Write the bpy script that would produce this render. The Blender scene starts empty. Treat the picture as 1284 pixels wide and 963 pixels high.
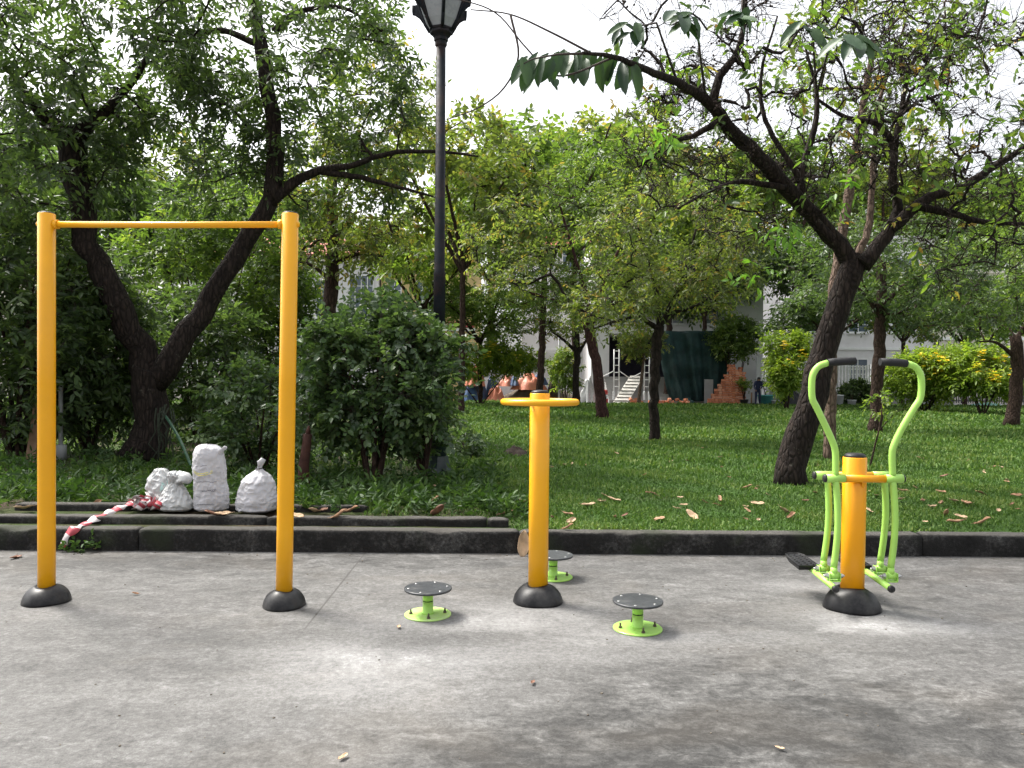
import bpy, bmesh, math, random
import numpy as np
from mathutils import Vector, Matrix
PI = math.pi
sc = bpy.context.scene
C = sc.collection
random.seed(7)

# ------------------------------------------------------------------ camera
PW, PH, FPX, HC = 1284, 963, 964.0, 1.6
cam = bpy.data.cameras.new("camera"); camo = bpy.data.objects.new("camera", cam); C.objects.link(camo)
cam.sensor_fit = 'HORIZONTAL'; cam.sensor_width = 36; cam.lens = 36*FPX/PW
cam.clip_start = 0.05; cam.clip_end = 3000
PITCH = math.atan(5.5/FPX); ROLL = math.radians(0.4)
MR = Matrix.Rotation(PI/2-PITCH, 3, 'X') @ Matrix.Rotation(ROLL, 3, 'Z')
camo.matrix_world = Matrix.Translation((0, 0, HC)) @ MR.to_4x4()
sc.camera = camo
CP = Vector((0, 0, HC))
def ray(px, py): return MR @ Vector(((px-PW/2)/FPX, (PH/2-py)/FPX, -1))
def at(px, py, Y):                       # a photo pixel at a given depth
    d = ray(px, py); return CP + d*(Y/d.y)
def gp(px, py, z=0.0):                   # a photo pixel on a level surface
    d = ray(px, py); return CP + d*((z-HC)/d.z)

# ------------------------------------------------------------------ objects
ORG = {}
def tag(o, label=None, cat=None, group=None, kind=None):
    if label: o['label'] = label
    if cat: o['category'] = cat
    if group: o['group'] = group
    if kind: o['kind'] = kind
    return o
def thing(name, label, cat, loc, group=None):
    o = bpy.data.objects.new(name, None); C.objects.link(o); o.empty_display_size = 0.1
    o.location = loc; ORG[o.name] = Vector(loc)
    return tag(o, label, cat, group)
def link_mesh(name, me, parent, org):
    o = bpy.data.objects.new(name, me); C.objects.link(o)
    if parent is not None:
        o.parent = parent; ORG[o.name] = ORG[parent.name]
    else:
        o.location = org; ORG[o.name] = Vector(org)
    return o
def copy_tree(o, parent=None):
    c = o.copy(); C.objects.link(c)
    if parent is not None: c.parent = parent
    for ch in o.children: copy_tree(ch, c)
    return c

class MB:                                # collects polygons in world space
    def __init__(s): s.v = []; s.f = []; s.m = []; s.s = []
    def add(s, V, F, mi=0, smooth=False):
        b = len(s.v); s.v.extend([tuple(p) for p in V])
        for f in F: s.f.append([b+i for i in f]); s.m.append(mi); s.s.append(smooth)
    def box(s, x0, x1, y0, y1, z0, z1, mi=0, rot=0, tilt=None, piv=None):
        V = [Vector((x, y, z)) for z in (z0, z1) for (x, y) in ((x0, y0), (x1, y0), (x1, y1), (x0, y1))]
        if rot or tilt:
            c = Vector(piv) if piv else Vector(((x0+x1)/2, (y0+y1)/2, (z0+z1)/2))
            R = Matrix.Rotation(rot, 3, 'Z') @ (tilt or Matrix.Identity(3))
            V = [c + R @ (p-c) for p in V]
        s.add(V, [(3, 2, 1, 0), (4, 5, 6, 7), (0, 1, 5, 4), (1, 2, 6, 5), (2, 3, 7, 6), (3, 0, 4, 7)], mi)
        return s
    def tube(s, pts, rad, n=12, mi=0, cap=True, jit=0.0, rng=None, squash=1.0):
        pts = [Vector(p) for p in pts]
        if not hasattr(rad, '__len__'): rad = [rad]*len(pts)
        V = []; prev = None
        for i, p in enumerate(pts):
            t = (pts[min(i+1, len(pts)-1)]-pts[max(i-1, 0)]).normalized()
            if prev is None:
                u = t.orthogonal().normalized()
            else:
                u = (prev - t*prev.dot(t)).normalized()
            prev = u; w = t.cross(u)
            for k in range(n):
                a = 2*PI*k/n; r = rad[i]*(1+(rng.uniform(-jit, jit) if jit else 0))
                V.append(p + (u*math.cos(a) + w*math.sin(a)*squash)*r)
        F = [(i*n+k, i*n+(k+1) % n, (i+1)*n+(k+1) % n, (i+1)*n+k) for i in range(len(pts)-1) for k in range(n)]
        b = len(s.v); s.add(V, F, mi, True)
        if cap:
            L = (len(pts)-1)*n
            s.f.append([b+k for k in reversed(range(n))]); s.f.append([b+L+k for k in range(n)])
            s.m += [mi, mi]; s.s += [False, False]
        return s
    def lathe(s, prof, c, n=32, mi=0, sm=True, axis=None):      # prof: (r, z) pairs, c base centre
        c = Vector(c); V = []; Q = axis.to_track_quat('Z', 'Y').to_matrix() if axis is not None else Matrix.Identity(3)
        for r, z in prof:
            for k in range(n):
                a = 2*PI*k/n; V.append(c + Q @ Vector((r*math.cos(a), r*math.sin(a), z)))
        F = [(i*n+k, i*n+(k+1) % n, (i+1)*n+(k+1) % n, (i+1)*n+k) for i in range(len(prof)-1) for k in range(n)]
        s.add(V, F, mi, sm)
        b = len(s.v)-len(V)
        if prof[0][0] > 1e-6: s.f.append([b+k for k in reversed(range(n))]); s.m.append(mi); s.s.append(False)
        if prof[-1][0] > 1e-6: s.f.append([b+(len(prof)-1)*n+k for k in range(n)]); s.m.append(mi); s.s.append(False)
        return s
    def torus(s, c, R, r, n=48, m=12, mi=0, sz=1.0):
        c = Vector(c); V = []
        for i in range(n):
            a = 2*PI*i/n
            for j in range(m):
                b = 2*PI*j/m
                V.append(c+Vector(((R+r*math.cos(b))*math.cos(a), (R+r*math.cos(b))*math.sin(a), r*sz*math.sin(b))))
        F = [(i*m+j, ((i+1) % n)*m+j, ((i+1) % n)*m+(j+1) % m, i*m+(j+1) % m) for i in range(n) for j in range(m)]
        s.add(V, F, mi, True); return s
    def build(s, name, mats, parent=None, org=None, bevel=0.0):
        if not isinstance(mats, (list, tuple)): mats = [mats]
        if parent is not None: o0 = ORG[parent.name]
        else:
            if org is None:
                A = np.array(s.v); lo = A.min(0); hi = A.max(0); org = ((lo[0]+hi[0])/2, (lo[1]+hi[1])/2, lo[2])
            o0 = Vector(org)
        me = bpy.data.meshes.new(name)
        me.from_pydata([(x-o0.x, y-o0.y, z-o0.z) for x, y, z in s.v], [], s.f)
        me.polygons.foreach_set('material_index', s.m); me.polygons.foreach_set('use_smooth', s.s)
        for m in mats: me.materials.append(m)
        me.update()
        o = link_mesh(name, me, parent, o0)
        if bevel:
            b = o.modifiers.new('bevel', 'BEVEL'); b.width = bevel; b.segments = 2; b.limit_method = 'ANGLE'; b.angle_limit = 0.8
        return o

def np_mesh(name, V, F, mat, parent=None, org=(0, 0, 0), rnd=None, smooth=False):
    """V (n,3) world, F (m,4) quads; rnd = one random number per face for the material."""
    o0 = np.array(ORG[parent.name]) if parent is not None else np.array(org, float)
    me = bpy.data.meshes.new(name)
    n, m, k = len(V), len(F), F.shape[1]
    me.vertices.add(n); me.vertices.foreach_set('co', (V-o0).astype(np.float32).ravel())
    me.loops.add(m*k); me.loops.foreach_set('vertex_index', F.astype(np.int32).ravel())
    me.polygons.add(m); me.polygons.foreach_set('loop_start', np.arange(0, m*k, k, dtype=np.int32))
    if smooth: me.polygons.foreach_set('use_smooth', np.ones(m, bool))
    me.update(calc_edges=True)
    if rnd is not None:
        a = me.attributes.new('rnd', 'FLOAT', 'FACE'); a.data.foreach_set('value', rnd.astype(np.float32))
    me.materials.append(mat)
    return link_mesh(name, me, parent, Vector(o0))

# ------------------------------------------------------------------ materials
def nt(name):
    m = bpy.data.materials.new(name); m.use_nodes = True
    t = m.node_tree; t.nodes.clear()
    out = t.nodes.new('ShaderNodeOutputMaterial'); p = t.nodes.new('ShaderNodeBsdfPrincipled')
    t.links.new(p.outputs[0], out.inputs[0]); return m, t, p, out
def N(t, typ, **kw):
    n = t.nodes.new('ShaderNode'+typ)
    for k, v in kw.items():
        if k in n.inputs: n.inputs[k].default_value = v
        else: setattr(n, k, v)
    return n
def L(t, a, b): t.links.new(a, b)
def ramp(t, stops, fac=None, interp='LINEAR'):
    r = t.nodes.new('ShaderNodeValToRGB'); e = r.color_ramp; e.interpolation = interp
    while len(e.elements) < len(stops): e.elements.new(0.5)
    for i, (p, c) in enumerate(stops):
        e.elements[i].position = p
        e.elements[i].color = (c, c, c, 1) if not hasattr(c, '__len__') else (*c, 1)
    if fac is not None: t.links.new(fac, r.inputs[0])
    return r.outputs[0]
def noise(t, co, scale, detail=4, rough=0.55, dist=0.0):
    n = N(t, 'TexNoise'); n.inputs['Scale'].default_value = scale; n.inputs['Detail'].default_value = detail
    n.inputs['Roughness'].default_value = rough; n.inputs['Distortion'].default_value = dist
    t.links.new(co, n.inputs['Vector']); return n.outputs['Fac']
def mixc(t, fac, a, b, mode='MIX'):
    m = t.nodes.new('ShaderNodeMix'); m.data_type = 'RGBA'; m.blend_type = mode
    for sock, v in ((m.inputs[0], fac), (m.inputs[6], a), (m.inputs[7], b)):
        if hasattr(v, 'is_output'): t.links.new(v, sock)
        else: sock.default_value = v if not hasattr(v, '__len__') else (*v, 1)
    return m.outputs[2]
def math_(t, op, a, b=None, c=None, clamp=False):
    m = t.nodes.new('ShaderNodeMath'); m.operation = op; m.use_clamp = clamp
    for i, v in enumerate((a, b, c)):
        if v is None: continue
        if hasattr(v, 'is_output'): t.links.new(v, m.inputs[i])
        else: m.inputs[i].default_value = v
    return m.outputs[0]
def pos(t): return N(t, 'NewGeometry').outputs['Position']
def objco(t): return N(t, 'TexCoord').outputs['Object']
def bump(t, p, h, strength=0.3, dist=0.01):
    b = N(t, 'Bump'); b.inputs['Strength'].default_value = strength; b.inputs['Distance'].default_value = dist
    t.links.new(h, b.inputs['Height']); t.links.new(b.outputs[0], p.inputs['Normal'])

def plain(name, col, rough=0.5, var=0.12, scale=8, bmp=0.0, metal=0.0, dirt=None, dirt_amt=0.0, coat=0.0, spec=0.5, bscale=None):
    m, t, p, _ = nt(name); co = objco(t)
    f = noise(t, co, scale, 5)
    d = tuple(c*(1-var) for c in col); u = tuple(min(1, c*(1+var)) for c in col)
    c = ramp(t, [(0.3, d), (0.7, u)], f)
    if dirt:
        g = noise(t, co, scale*0.6, 8, 0.7)
        c = mixc(t, math_(t, 'MULTIPLY', ramp(t, [(0.48, 0), (0.68, 1)], g), dirt_amt), c, dirt)
    L(t, c, p.inputs['Base Color'])
    L(t, ramp(t, [(0.3, max(0, rough-0.07)), (0.7, min(1, rough+0.07))], noise(t, co, scale*2.7, 3)), p.inputs['Roughness'])
    p.inputs['Metallic'].default_value = metal; p.inputs['Coat Weight'].default_value = coat
    p.inputs['Specular IOR Level'].default_value = spec
    if bmp: bump(t, p, noise(t, co, bscale or scale*5, 4), bmp, 0.004)
    return m

def leafmat(name, cols, trans=0.35, rough=0.42, tcol=(1.5, 1.6, 0.7), spec=0.4):
    m, t, p, out = nt(name)
    a = N(t, 'Attribute'); a.attribute_name = 'rnd'
    cols = [tuple(0.95*v+0.05*(.3*k[0]+.6*k[1]+.1*k[2]) for v in k) for k in cols]
    n = len(cols); c = ramp(t, [((i+0.5)/n if n > 1 else 0.5, k) for i, k in enumerate(cols)], a.outputs['Fac'])
    L(t, c, p.inputs['Base Color']); p.inputs['Roughness'].default_value = rough; p.inputs['Specular IOR Level'].default_value = spec
    tr = N(t, 'BsdfTranslucent'); L(t, mixc(t, 1.0, c, tcol, 'MULTIPLY'), tr.inputs['Color'])
    mx = N(t, 'MixShader'); mx.inputs[0].default_value = trans
    L(t, p.outputs[0], mx.inputs[1]); L(t, tr.outputs[0], mx.inputs[2]); L(t, mx.outputs[0], out.inputs[0])
    return m

def barkmat(name, dark, light, sc_=1.0):
    m, t, p, _ = nt(name); co = objco(t)
    mp = N(t, 'Mapping'); L(t, co, mp.inputs[0]); mp.inputs['Scale'].default_value = (14*sc_, 14*sc_, 4*sc_)
    f = noise(t, mp.outputs[0], 1.0, 8, 0.65, 0.6)
    v = N(t, 'TexVoronoi'); v.feature = 'DISTANCE_TO_EDGE'; v.inputs['Scale'].default_value = 1.2; L(t, mp.outputs[0], v.inputs['Vector'])
    crack = ramp(t, [(0.0, 0), (0.22, 1)], v.outputs['Distance'])
    c = ramp(t, [(0.3, dark), (0.55, tuple((a+b)/2 for a, b in zip(dark, light))), (0.75, light)], f)
    c = mixc(t, math_(t, 'MULTIPLY', math_(t, 'SUBTRACT', 1.0, crack), 0.6), c, tuple(k*0.35 for k in dark))
    lich = ramp(t, [(0.62, 0), (0.70, 1)], noise(t, co, 6*sc_, 6, 0.7))
    c = mixc(t, math_(t, 'MULTIPLY', lich, 0.45), c, (0.16, 0.15, 0.12))
    L(t, c, p.inputs['Base Color']); p.inputs['Roughness'].default_value = 0.9; p.inputs['Specular IOR Level'].default_value = 0.2
    h = math_(t, 'ADD', f, math_(t, 'MULTIPLY', crack, 0.7)); bump(t, p, h, 0.9, 0.03)
    return m

M = {}
M['yellow'] = plain('yellow_paint', (0.86, 0.405, 0.009), 0.36, 0.03, 3, 0.02, dirt=(0.62, 0.30, 0.03), dirt_amt=0.2, coat=0.12, spec=0.35)
M['orange'] = plain('orange_paint', (0.86, 0.355, 0.006), 0.36, 0.03, 3, 0.02, dirt=(0.6, 0.26, 0.03), dirt_amt=0.2, coat=0.12, spec=0.35)
M['lime'] = plain('lime_paint', (0.37, 0.66, 0.125), 0.38, 0.04, 4, 0.02, dirt=(0.32, 0.48, 0.14), dirt_amt=0.3, coat=0.1, spec=0.35)
M['lime_dusty'] = plain('dusty_lime_paint', (0.40, 0.64, 0.15), 0.55, 0.1, 9, 0.05, dirt=(0.42, 0.46, 0.33), dirt_amt=0.7)
M['rubber'] = plain('black_rubber', (0.009, 0.009, 0.0105), 0.42, 0.25, 6, 0.12, dirt=(0.10, 0.098, 0.094), dirt_amt=0.4, spec=0.28)
M['grip'] = plain('foam_grip', (0.008, 0.008, 0.0095), 0.7, 0.2, 60, 0.3)
M['steel'] = plain('zinc_steel', (0.5, 0.5, 0.5), 0.35, 0.15, 30, 0.1, metal=0.9)
M['rustbolt'] = plain('dull_bolt', (0.12, 0.095, 0.075), 0.6, 0.3, 60, 0.2, metal=0.5)
M['disc'] = plain('grey_tread_plate', (0.040, 0.043, 0.048), 0.36, 0.15, 14, 0.15, dirt=(0.15, 0.145, 0.14), dirt_amt=0.45)
M['sack'] = plain('woven_white_sack', (0.50, 0.50, 0.53), 0.5, 0.05, 12, 0.25, dirt=(0.36, 0.34, 0.30), dirt_amt=0.4, bscale=70)
M['plastic'] = plain('milky_plastic', (0.44, 0.45, 0.455), 0.45, 0.12, 14, 0.1, dirt=(0.28, 0.29, 0.26), dirt_amt=0.6)
M['ink'] = plain('faded_ink', (0.02, 0.02, 0.04), 0.7, 0.2, 30)
M['yink'] = plain('yellow_ink', (0.72, 0.66, 0.16), 0.6, 0.1, 30)
M['teal_print'] = plain('teal_print', (0.42, 0.62, 0.6), 0.5, 0.1, 30)
M['lamp'] = plain('lamp_post_paint', (0.009, 0.012, 0.017), 0.65, 0.3, 5, 0.08, dirt=(0.045, 0.025, 0.021), dirt_amt=0.8, spec=0.2)
M['lamp_low'] = plain('lamp_base_paint', (0.012, 0.028, 0.028), 0.4, 0.3, 5, 0.08)
M['lampglass'] = plain('frosted_lantern_glass', (0.30, 0.32, 0.34), 0.3, 0.1, 5)
M['white_wall'] = plain('white_render', (0.72, 0.71, 0.73), 0.8, 0.06, 1.2, 0.05, dirt=(0.5, 0.49, 0.47), dirt_amt=0.35)
M['cream_wall'] = plain('cream_render', (0.66, 0.62, 0.54), 0.8, 0.06, 1.0, 0.05, dirt=(0.45, 0.42, 0.36), dirt_amt=0.4)
M['yellow_wall'] = plain('ochre_render', (0.60, 0.46, 0.22), 0.8, 0.08, 1.0, 0.05, dirt=(0.5, 0.36, 0.16), dirt_amt=0.4)
M['grey_wall'] = plain('grey_cement', (0.33, 0.325, 0.32), 0.85, 0.12, 1.2, 0.1, dirt=(0.2, 0.19, 0.18), dirt_amt=0.5)
M['porch_shade'] = plain('painted_porch_shade', (0.02, 0.015, 0.03), 0.8, 0.2, 2)
M['rooftile'] = plain('red_roof_tile', (0.36, 0.10, 0.07), 0.75, 0.2, 6, 0.3)
M['redband'] = plain('red_band_paint', (0.42, 0.07, 0.09), 0.6, 0.1, 3)
M['frame_white'] = plain('white_frame_paint', (0.78, 0.79, 0.8), 0.45, 0.04, 5)
M['glass'] = plain('window_glass', (0.10, 0.13, 0.17), 0.12, 0.3, 0.8, spec=0.8)
M['net'] = plain('green_shade_net', (0.010, 0.035, 0.034), 0.8, 0.35, 2.5, 0.4)
M['tarp_o'] = plain('orange_tarp', (0.52, 0.17, 0.10), 0.55, 0.15, 3, 0.15, dirt=(0.4, 0.22, 0.16), dirt_amt=0.5)
M['tarp_b'] = plain('blue_tarp', (0.03, 0.07, 0.16), 0.5, 0.25, 3, 0.15, dirt=(0.12, 0.14, 0.2), dirt_amt=0.5)
M['tarp_g'] = plain('grey_tarp', (0.10, 0.11, 0.14), 0.55, 0.2, 3, 0.15)
M['blackcloth'] = plain('black_cover', (0.015, 0.015, 0.02), 0.45, 0.2, 4, 0.2)
M['soilheap'] = plain('sandy_soil', (0.16, 0.13, 0.10), 0.95, 0.3, 4, 0.5)
M['darksoil'] = plain('dark_soil', (0.035, 0.022, 0.015), 0.95, 0.3, 14, 0.8)
M['board'] = plain('pale_plank', (0.50, 0.48, 0.45), 0.8, 0.15, 4, 0.1)
M['wood'] = plain('raw_wood', (0.17, 0.10, 0.06), 0.85, 0.25, 9, 0.3)
M['redwood'] = plain('rotten_red_wood', (0.055, 0.020, 0.014), 0.9, 0.35, 12, 0.5)
M['turq'] = plain('turquoise_plastic', (0.08, 0.34, 0.34), 0.45, 0.1, 3)
M['whitepot'] = plain('white_pot', (0.66, 0.68, 0.70), 0.4, 0.06, 6)
M['blackpot'] = plain('black_pot', (0.03, 0.03, 0.03), 0.5, 0.1, 6)
M['greennet'] = plain('mint_netting', (0.22, 0.42, 0.36), 0.7, 0.2, 5, 0.2)
M['navy'] = plain('navy_workwear', (0.012, 0.018, 0.055), 0.85, 0.2, 9, 0.1)
M['skin'] = plain('tan_skin', (0.22, 0.12, 0.08), 0.55, 0.05, 9)
M['hair'] = plain('black_hair', (0.010, 0.009, 0.009), 0.6, 0.1, 30)
M['redplastic'] = plain('red_plastic', (0.5, 0.05, 0.04), 0.4, 0.05, 4)
M['darkfence'] = plain('dark_fence_paint', (0.03, 0.035, 0.04), 0.5, 0.15, 3)
M['pvc'] = plain('grey_plastic_pipe', (0.36, 0.37, 0.38), 0.45, 0.08, 6)
M['hose'] = plain('green_hose', (0.03, 0.085, 0.05), 0.45, 0.15, 8)
M['pod'] = plain('dry_seed_pods', (0.035, 0.022, 0.016), 0.85, 0.3, 20)
M['deadleaf'] = plain('dry_leaf', (0.33, 0.19, 0.11), 0.75, 0.35, 22, 0.2)
M['deadleaf2'] = plain('pale_dry_leaf', (0.46, 0.32, 0.20), 0.75, 0.25, 22, 0.2)
M['deadleaf3'] = plain('dark_dry_leaf', (0.16, 0.075, 0.045), 0.75, 0.3, 22, 0.2)
M['yellowleaf'] = plain('yellow_fallen_leaf', (0.62, 0.47, 0.20), 0.7, 0.2, 22, 0.2)

def brickmat():
    m, t, p, _ = nt('orange_brick')
    oi = N(t, 'ObjectInfo').outputs['Random']
    c = ramp(t, [(0, (0.34, 0.10, 0.05)), (0.35, (0.52, 0.17, 0.085)), (0.7, (0.62, 0.24, 0.13)), (1, (0.70, 0.36, 0.24))], oi)
    c = mixc(t, 0.25, c, ramp(t, [(0.3, (0.30, 0.10, 0.05)), (0.7, (0.6, 0.25, 0.14))], noise(t, objco(t), 14)))
    L(t, c, p.inputs['Base Color']); p.inputs['Roughness'].default_value = 0.9; return m
M['brick'] = brickmat()
M['gritmat'] = plain('grit_crumbs', (0.10, 0.085, 0.065), 0.9, 0.6, 3)

def tapemat():
    m, t, p, _ = nt('red_white_barrier_tape'); a = N(t, 'Attribute'); a.attribute_name = 'rnd'
    c = ramp(t, [(0.0, (0.52, 0.48, 0.48)), (0.5, (0.40, 0.055, 0.075))], a.outputs['Fac'], 'CONSTANT')
    L(t, c, p.inputs['Base Color']); p.inputs['Roughness'].default_value = 0.4; return m
M['tape'] = tapemat()

# ------------------------------------------------------------------ ground materials
def concretemat():
    m, t, p, _ = nt('worn_concrete'); P = pos(t)
    mp = N(t, 'Mapping'); L(t, P, mp.inputs[0]); mp.inputs['Scale'].default_value = (0.8, 1.25, 1)
    mp.inputs['Rotation'].default_value = (0, 0, 0.35); Q = mp.outputs[0]
    n1 = noise(t, Q, 0.55, 6, 0.62, 0.5); n2 = noise(t, Q, 2.4, 9, 0.68, 0.8); n3 = noise(t, P, 13, 6, 0.7, 0.4); n4 = noise(t, P, 140, 3, 0.6)
    n5 = noise(t, Q, 6.5, 12, 0.78, 0.6); n6 = noise(t, P, 34, 8, 0.75, 0.3)
    s = math_(t, 'ADD', math_(t, 'MULTIPLY', n1, 0.45), math_(t, 'ADD', math_(t, 'MULTIPLY', n2, 0.42), math_(t, 'ADD', math_(t, 'MULTIPLY', n5, 0.85), math_(t, 'MULTIPLY', n6, 0.85))))
    s = math_(t, 'SUBTRACT', s, 0.895)
    xyz = N(t, 'SeparateXYZ'); L(t, P, xyz.inputs[0]); X, Y = xyz.outputs[0], xyz.outputs[1]
    def dist(x, y, sx=1, sy=1):
        a = math_(t, 'DIVIDE', math_(t, 'SUBTRACT', X, x), sx); b = math_(t, 'DIVIDE', math_(t, 'SUBTRACT', Y, y), sy)
        return math_(t, 'SQRT', math_(t, 'ADD', math_(t, 'MULTIPLY', a, a), math_(t, 'MULTIPLY', b, b)))
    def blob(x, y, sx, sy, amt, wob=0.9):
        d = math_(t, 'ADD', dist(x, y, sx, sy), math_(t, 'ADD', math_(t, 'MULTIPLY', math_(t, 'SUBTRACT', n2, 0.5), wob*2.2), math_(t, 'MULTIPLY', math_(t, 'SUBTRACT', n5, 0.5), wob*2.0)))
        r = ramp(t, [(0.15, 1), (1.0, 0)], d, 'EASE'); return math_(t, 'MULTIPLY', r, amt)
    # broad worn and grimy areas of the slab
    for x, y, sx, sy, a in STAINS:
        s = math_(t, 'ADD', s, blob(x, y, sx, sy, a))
    s = math_(t, 'ADD', s, math_(t, 'MULTIPLY', math_(t, 'SUBTRACT', n3, 0.5), 0.30))
    s = math_(t, 'ADD', s, math_(t, 'MULTIPLY', math_(t, 'SUBTRACT', n4, 0.5), 0.42))
    c = ramp(t, [(0.0, (0.026, 0.0255, 0.025)), (0.26, (0.062, 0.061, 0.059)), (0.46, (0.110, 0.108, 0.105)), (0.60, (0.160, 0.158, 0.155)), (0.76, (0.225, 0.223, 0.220)), (0.98, (0.38, 0.38, 0.385))], s)
    tan = math_(t, 'MULTIPLY', ramp(t, [(0.5, 0), (0.72, 1)], noise(t, Q, 0.9, 5, 0.6, 0.4)), 0.13)
    c = mixc(t, tan, c, (0.19, 0.155, 0.115))
    mp2 = N(t, 'Mapping'); L(t, P, mp2.inputs[0]); mp2.inputs['Scale'].default_value = (1.2, 16, 1); mp2.inputs['Rotation'].default_value = (0, 0, 0.22)
    scr = math_(t, 'MULTIPLY', ramp(t, [(0.60, 0), (0.72, 1)], noise(t, mp2.outputs[0], 2.2, 8, 0.72, 0.5)), ramp(t, [(0.42, 0), (0.62, 0.55)], n1))
    c = mixc(t, scr, c, (0.30, 0.298, 0.29))
    # cast joint running away from the viewer
    a, b = JOINT; dx, dy = b[0]-a[0], b[1]-a[1]; ln = math.hypot(dx, dy)
    off = math_(t, 'ABSOLUTE', math_(t, 'DIVIDE', math_(t, 'SUBTRACT', math_(t, 'MULTIPLY', math_(t, 'SUBTRACT', X, a[0]), dy), math_(t, 'MULTIPLY', math_(t, 'SUBTRACT', Y, a[1]), dx)), ln))
    off = math_(t, 'ADD', off, math_(t, 'MULTIPLY', math_(t, 'SUBTRACT', n3, 0.5), 0.006))
    jf = ramp(t, [(0.003, 1), (0.009, 0)], off)
    jf = math_(t, 'MULTIPLY', jf, ramp(t, [(0.46, 0.95), (0.51, 0.04)], math_(t, 'SUBTRACT', 1.0, math_(t, 'DIVIDE', Y, 9.5))))
    c = mixc(t, jf, c, (0.05, 0.048, 0.045))
    # tiny pits and specks
    v = N(t, 'TexVoronoi'); v.inputs['Scale'].default_value = 9; L(t, P, v.inputs['Vector'])
    speck = math_(t, 'MULTIPLY', ramp(t, [(0.05, 1), (0.09, 0)], v.outputs['Distance']), ramp(t, [(0.52, 0), (0.6, 0.55)], noise(t, P, 1.3, 3)))
    c = mixc(t, speck, c, (0.06, 0.055, 0.05))
    L(t, c, p.inputs['Base Color'])
    L(t, ramp(t, [(0.3, 0.62), (0.7, 0.85)], n2), p.inputs['Roughness']); p.inputs['Specular IOR Level'].default_value = 0.3
    h = math_(t, 'ADD', math_(t, 'MULTIPLY', n3, 0.7), math_(t, 'MULTIPLY', n4, 0.35)); bump(t, p, h, 0.35, 0.012)
    return m
def w2(px, py, z=0): g = gp(px, py, z); return (g.x, g.y)
JOINT = (w2(455, 697), w2(377, 795))
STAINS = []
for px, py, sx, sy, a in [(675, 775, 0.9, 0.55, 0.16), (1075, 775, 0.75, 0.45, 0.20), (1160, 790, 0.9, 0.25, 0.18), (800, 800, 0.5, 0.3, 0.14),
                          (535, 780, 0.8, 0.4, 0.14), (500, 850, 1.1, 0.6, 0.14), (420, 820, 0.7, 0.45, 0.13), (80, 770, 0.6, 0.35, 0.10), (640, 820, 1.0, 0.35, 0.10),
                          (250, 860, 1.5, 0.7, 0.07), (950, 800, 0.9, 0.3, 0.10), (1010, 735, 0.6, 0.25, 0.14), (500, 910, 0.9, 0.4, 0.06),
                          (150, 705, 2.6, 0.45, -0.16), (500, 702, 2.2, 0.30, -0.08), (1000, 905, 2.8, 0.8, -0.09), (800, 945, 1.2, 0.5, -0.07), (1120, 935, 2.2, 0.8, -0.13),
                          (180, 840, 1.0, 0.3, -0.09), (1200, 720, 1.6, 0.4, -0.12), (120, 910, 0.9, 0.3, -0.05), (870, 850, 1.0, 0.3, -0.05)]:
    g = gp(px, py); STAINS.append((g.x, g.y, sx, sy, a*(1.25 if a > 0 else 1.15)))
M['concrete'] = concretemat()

def kerbmat():
    m, t, p, _ = nt('mossy_kerb_concrete'); P = pos(t)
    n1 = noise(t, P, 3.5, 8, 0.7, 0.3); n2 = noise(t, P, 40, 5, 0.7)
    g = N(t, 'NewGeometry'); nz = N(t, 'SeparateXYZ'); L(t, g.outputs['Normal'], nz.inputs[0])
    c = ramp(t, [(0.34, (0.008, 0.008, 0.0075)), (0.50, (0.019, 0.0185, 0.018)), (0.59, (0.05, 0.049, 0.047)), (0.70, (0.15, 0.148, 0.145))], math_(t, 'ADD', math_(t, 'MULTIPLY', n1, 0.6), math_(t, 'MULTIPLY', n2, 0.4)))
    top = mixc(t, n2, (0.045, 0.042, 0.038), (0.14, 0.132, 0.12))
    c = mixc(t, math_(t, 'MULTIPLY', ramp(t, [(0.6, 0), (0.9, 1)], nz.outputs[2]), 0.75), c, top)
    moss = ramp(t, [(0.55, 0), (0.7, 0.6)], noise(t, P, 2.0, 6)); c = mixc(t, moss, c, (0.028, 0.038, 0.018))
    L(t, c, p.inputs['Base Color']); p.inputs['Roughness'].default_value = 0.92; p.inputs['Specular IOR Level'].default_value = 0.2
    bump(t, p, math_(t, 'ADD', n1, n2), 0.7, 0.015); return m
M['kerb'] = kerbmat()

def lawnmat():
    m, t, p, _ = nt('lawn_soil_and_turf'); P = pos(t)
    n1 = noise(t, P, 0.7, 5, 0.6); n2 = noise(t, P, 9, 6, 0.7); n3 = noise(t, P, 60, 4, 0.7)
    turf = ramp(t, [(0.3, (0.022, 0.045, 0.010)), (0.55, (0.045, 0.095, 0.018)), (0.75, (0.075, 0.135, 0.030))], math_(t, 'ADD', math_(t, 'MULTIPLY', n2, 0.5), math_(t, 'MULTIPLY', n3, 0.5)))
    soil = ramp(t, [(0.3, (0.030, 0.022, 0.015)), (0.7, (0.085, 0.062, 0.044))], n2)
    xyz = N(t, 'SeparateXYZ'); L(t, P, xyz.inputs[0])
    left = ramp(t, [(0.40, 1), (0.56, 0)], math_(t, 'ADD', math_(t, 'MULTIPLY', math_(t, 'ADD', xyz.outputs[0], 6.0), 0.075), math_(t, 'MULTIPLY', math_(t, 'SUBTRACT', n1, 0.5), 0.5)))
    patch = math_(t, 'MAXIMUM', math_(t, 'MULTIPLY', left, ramp(t, [(0.38, 1), (0.6, 0.25)], n1)), ramp(t, [(0.66, 0), (0.74, 0.7)], n1))
    L(t, mixc(t, patch, turf, soil), p.inputs['Base Color']); p.inputs['Roughness'].default_value = 0.95; p.inputs['Specular IOR Level'].default_value = 0.15
    bump(t, p, n3, 0.6, 0.03); return m
M['lawn'] = lawnmat()
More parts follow.
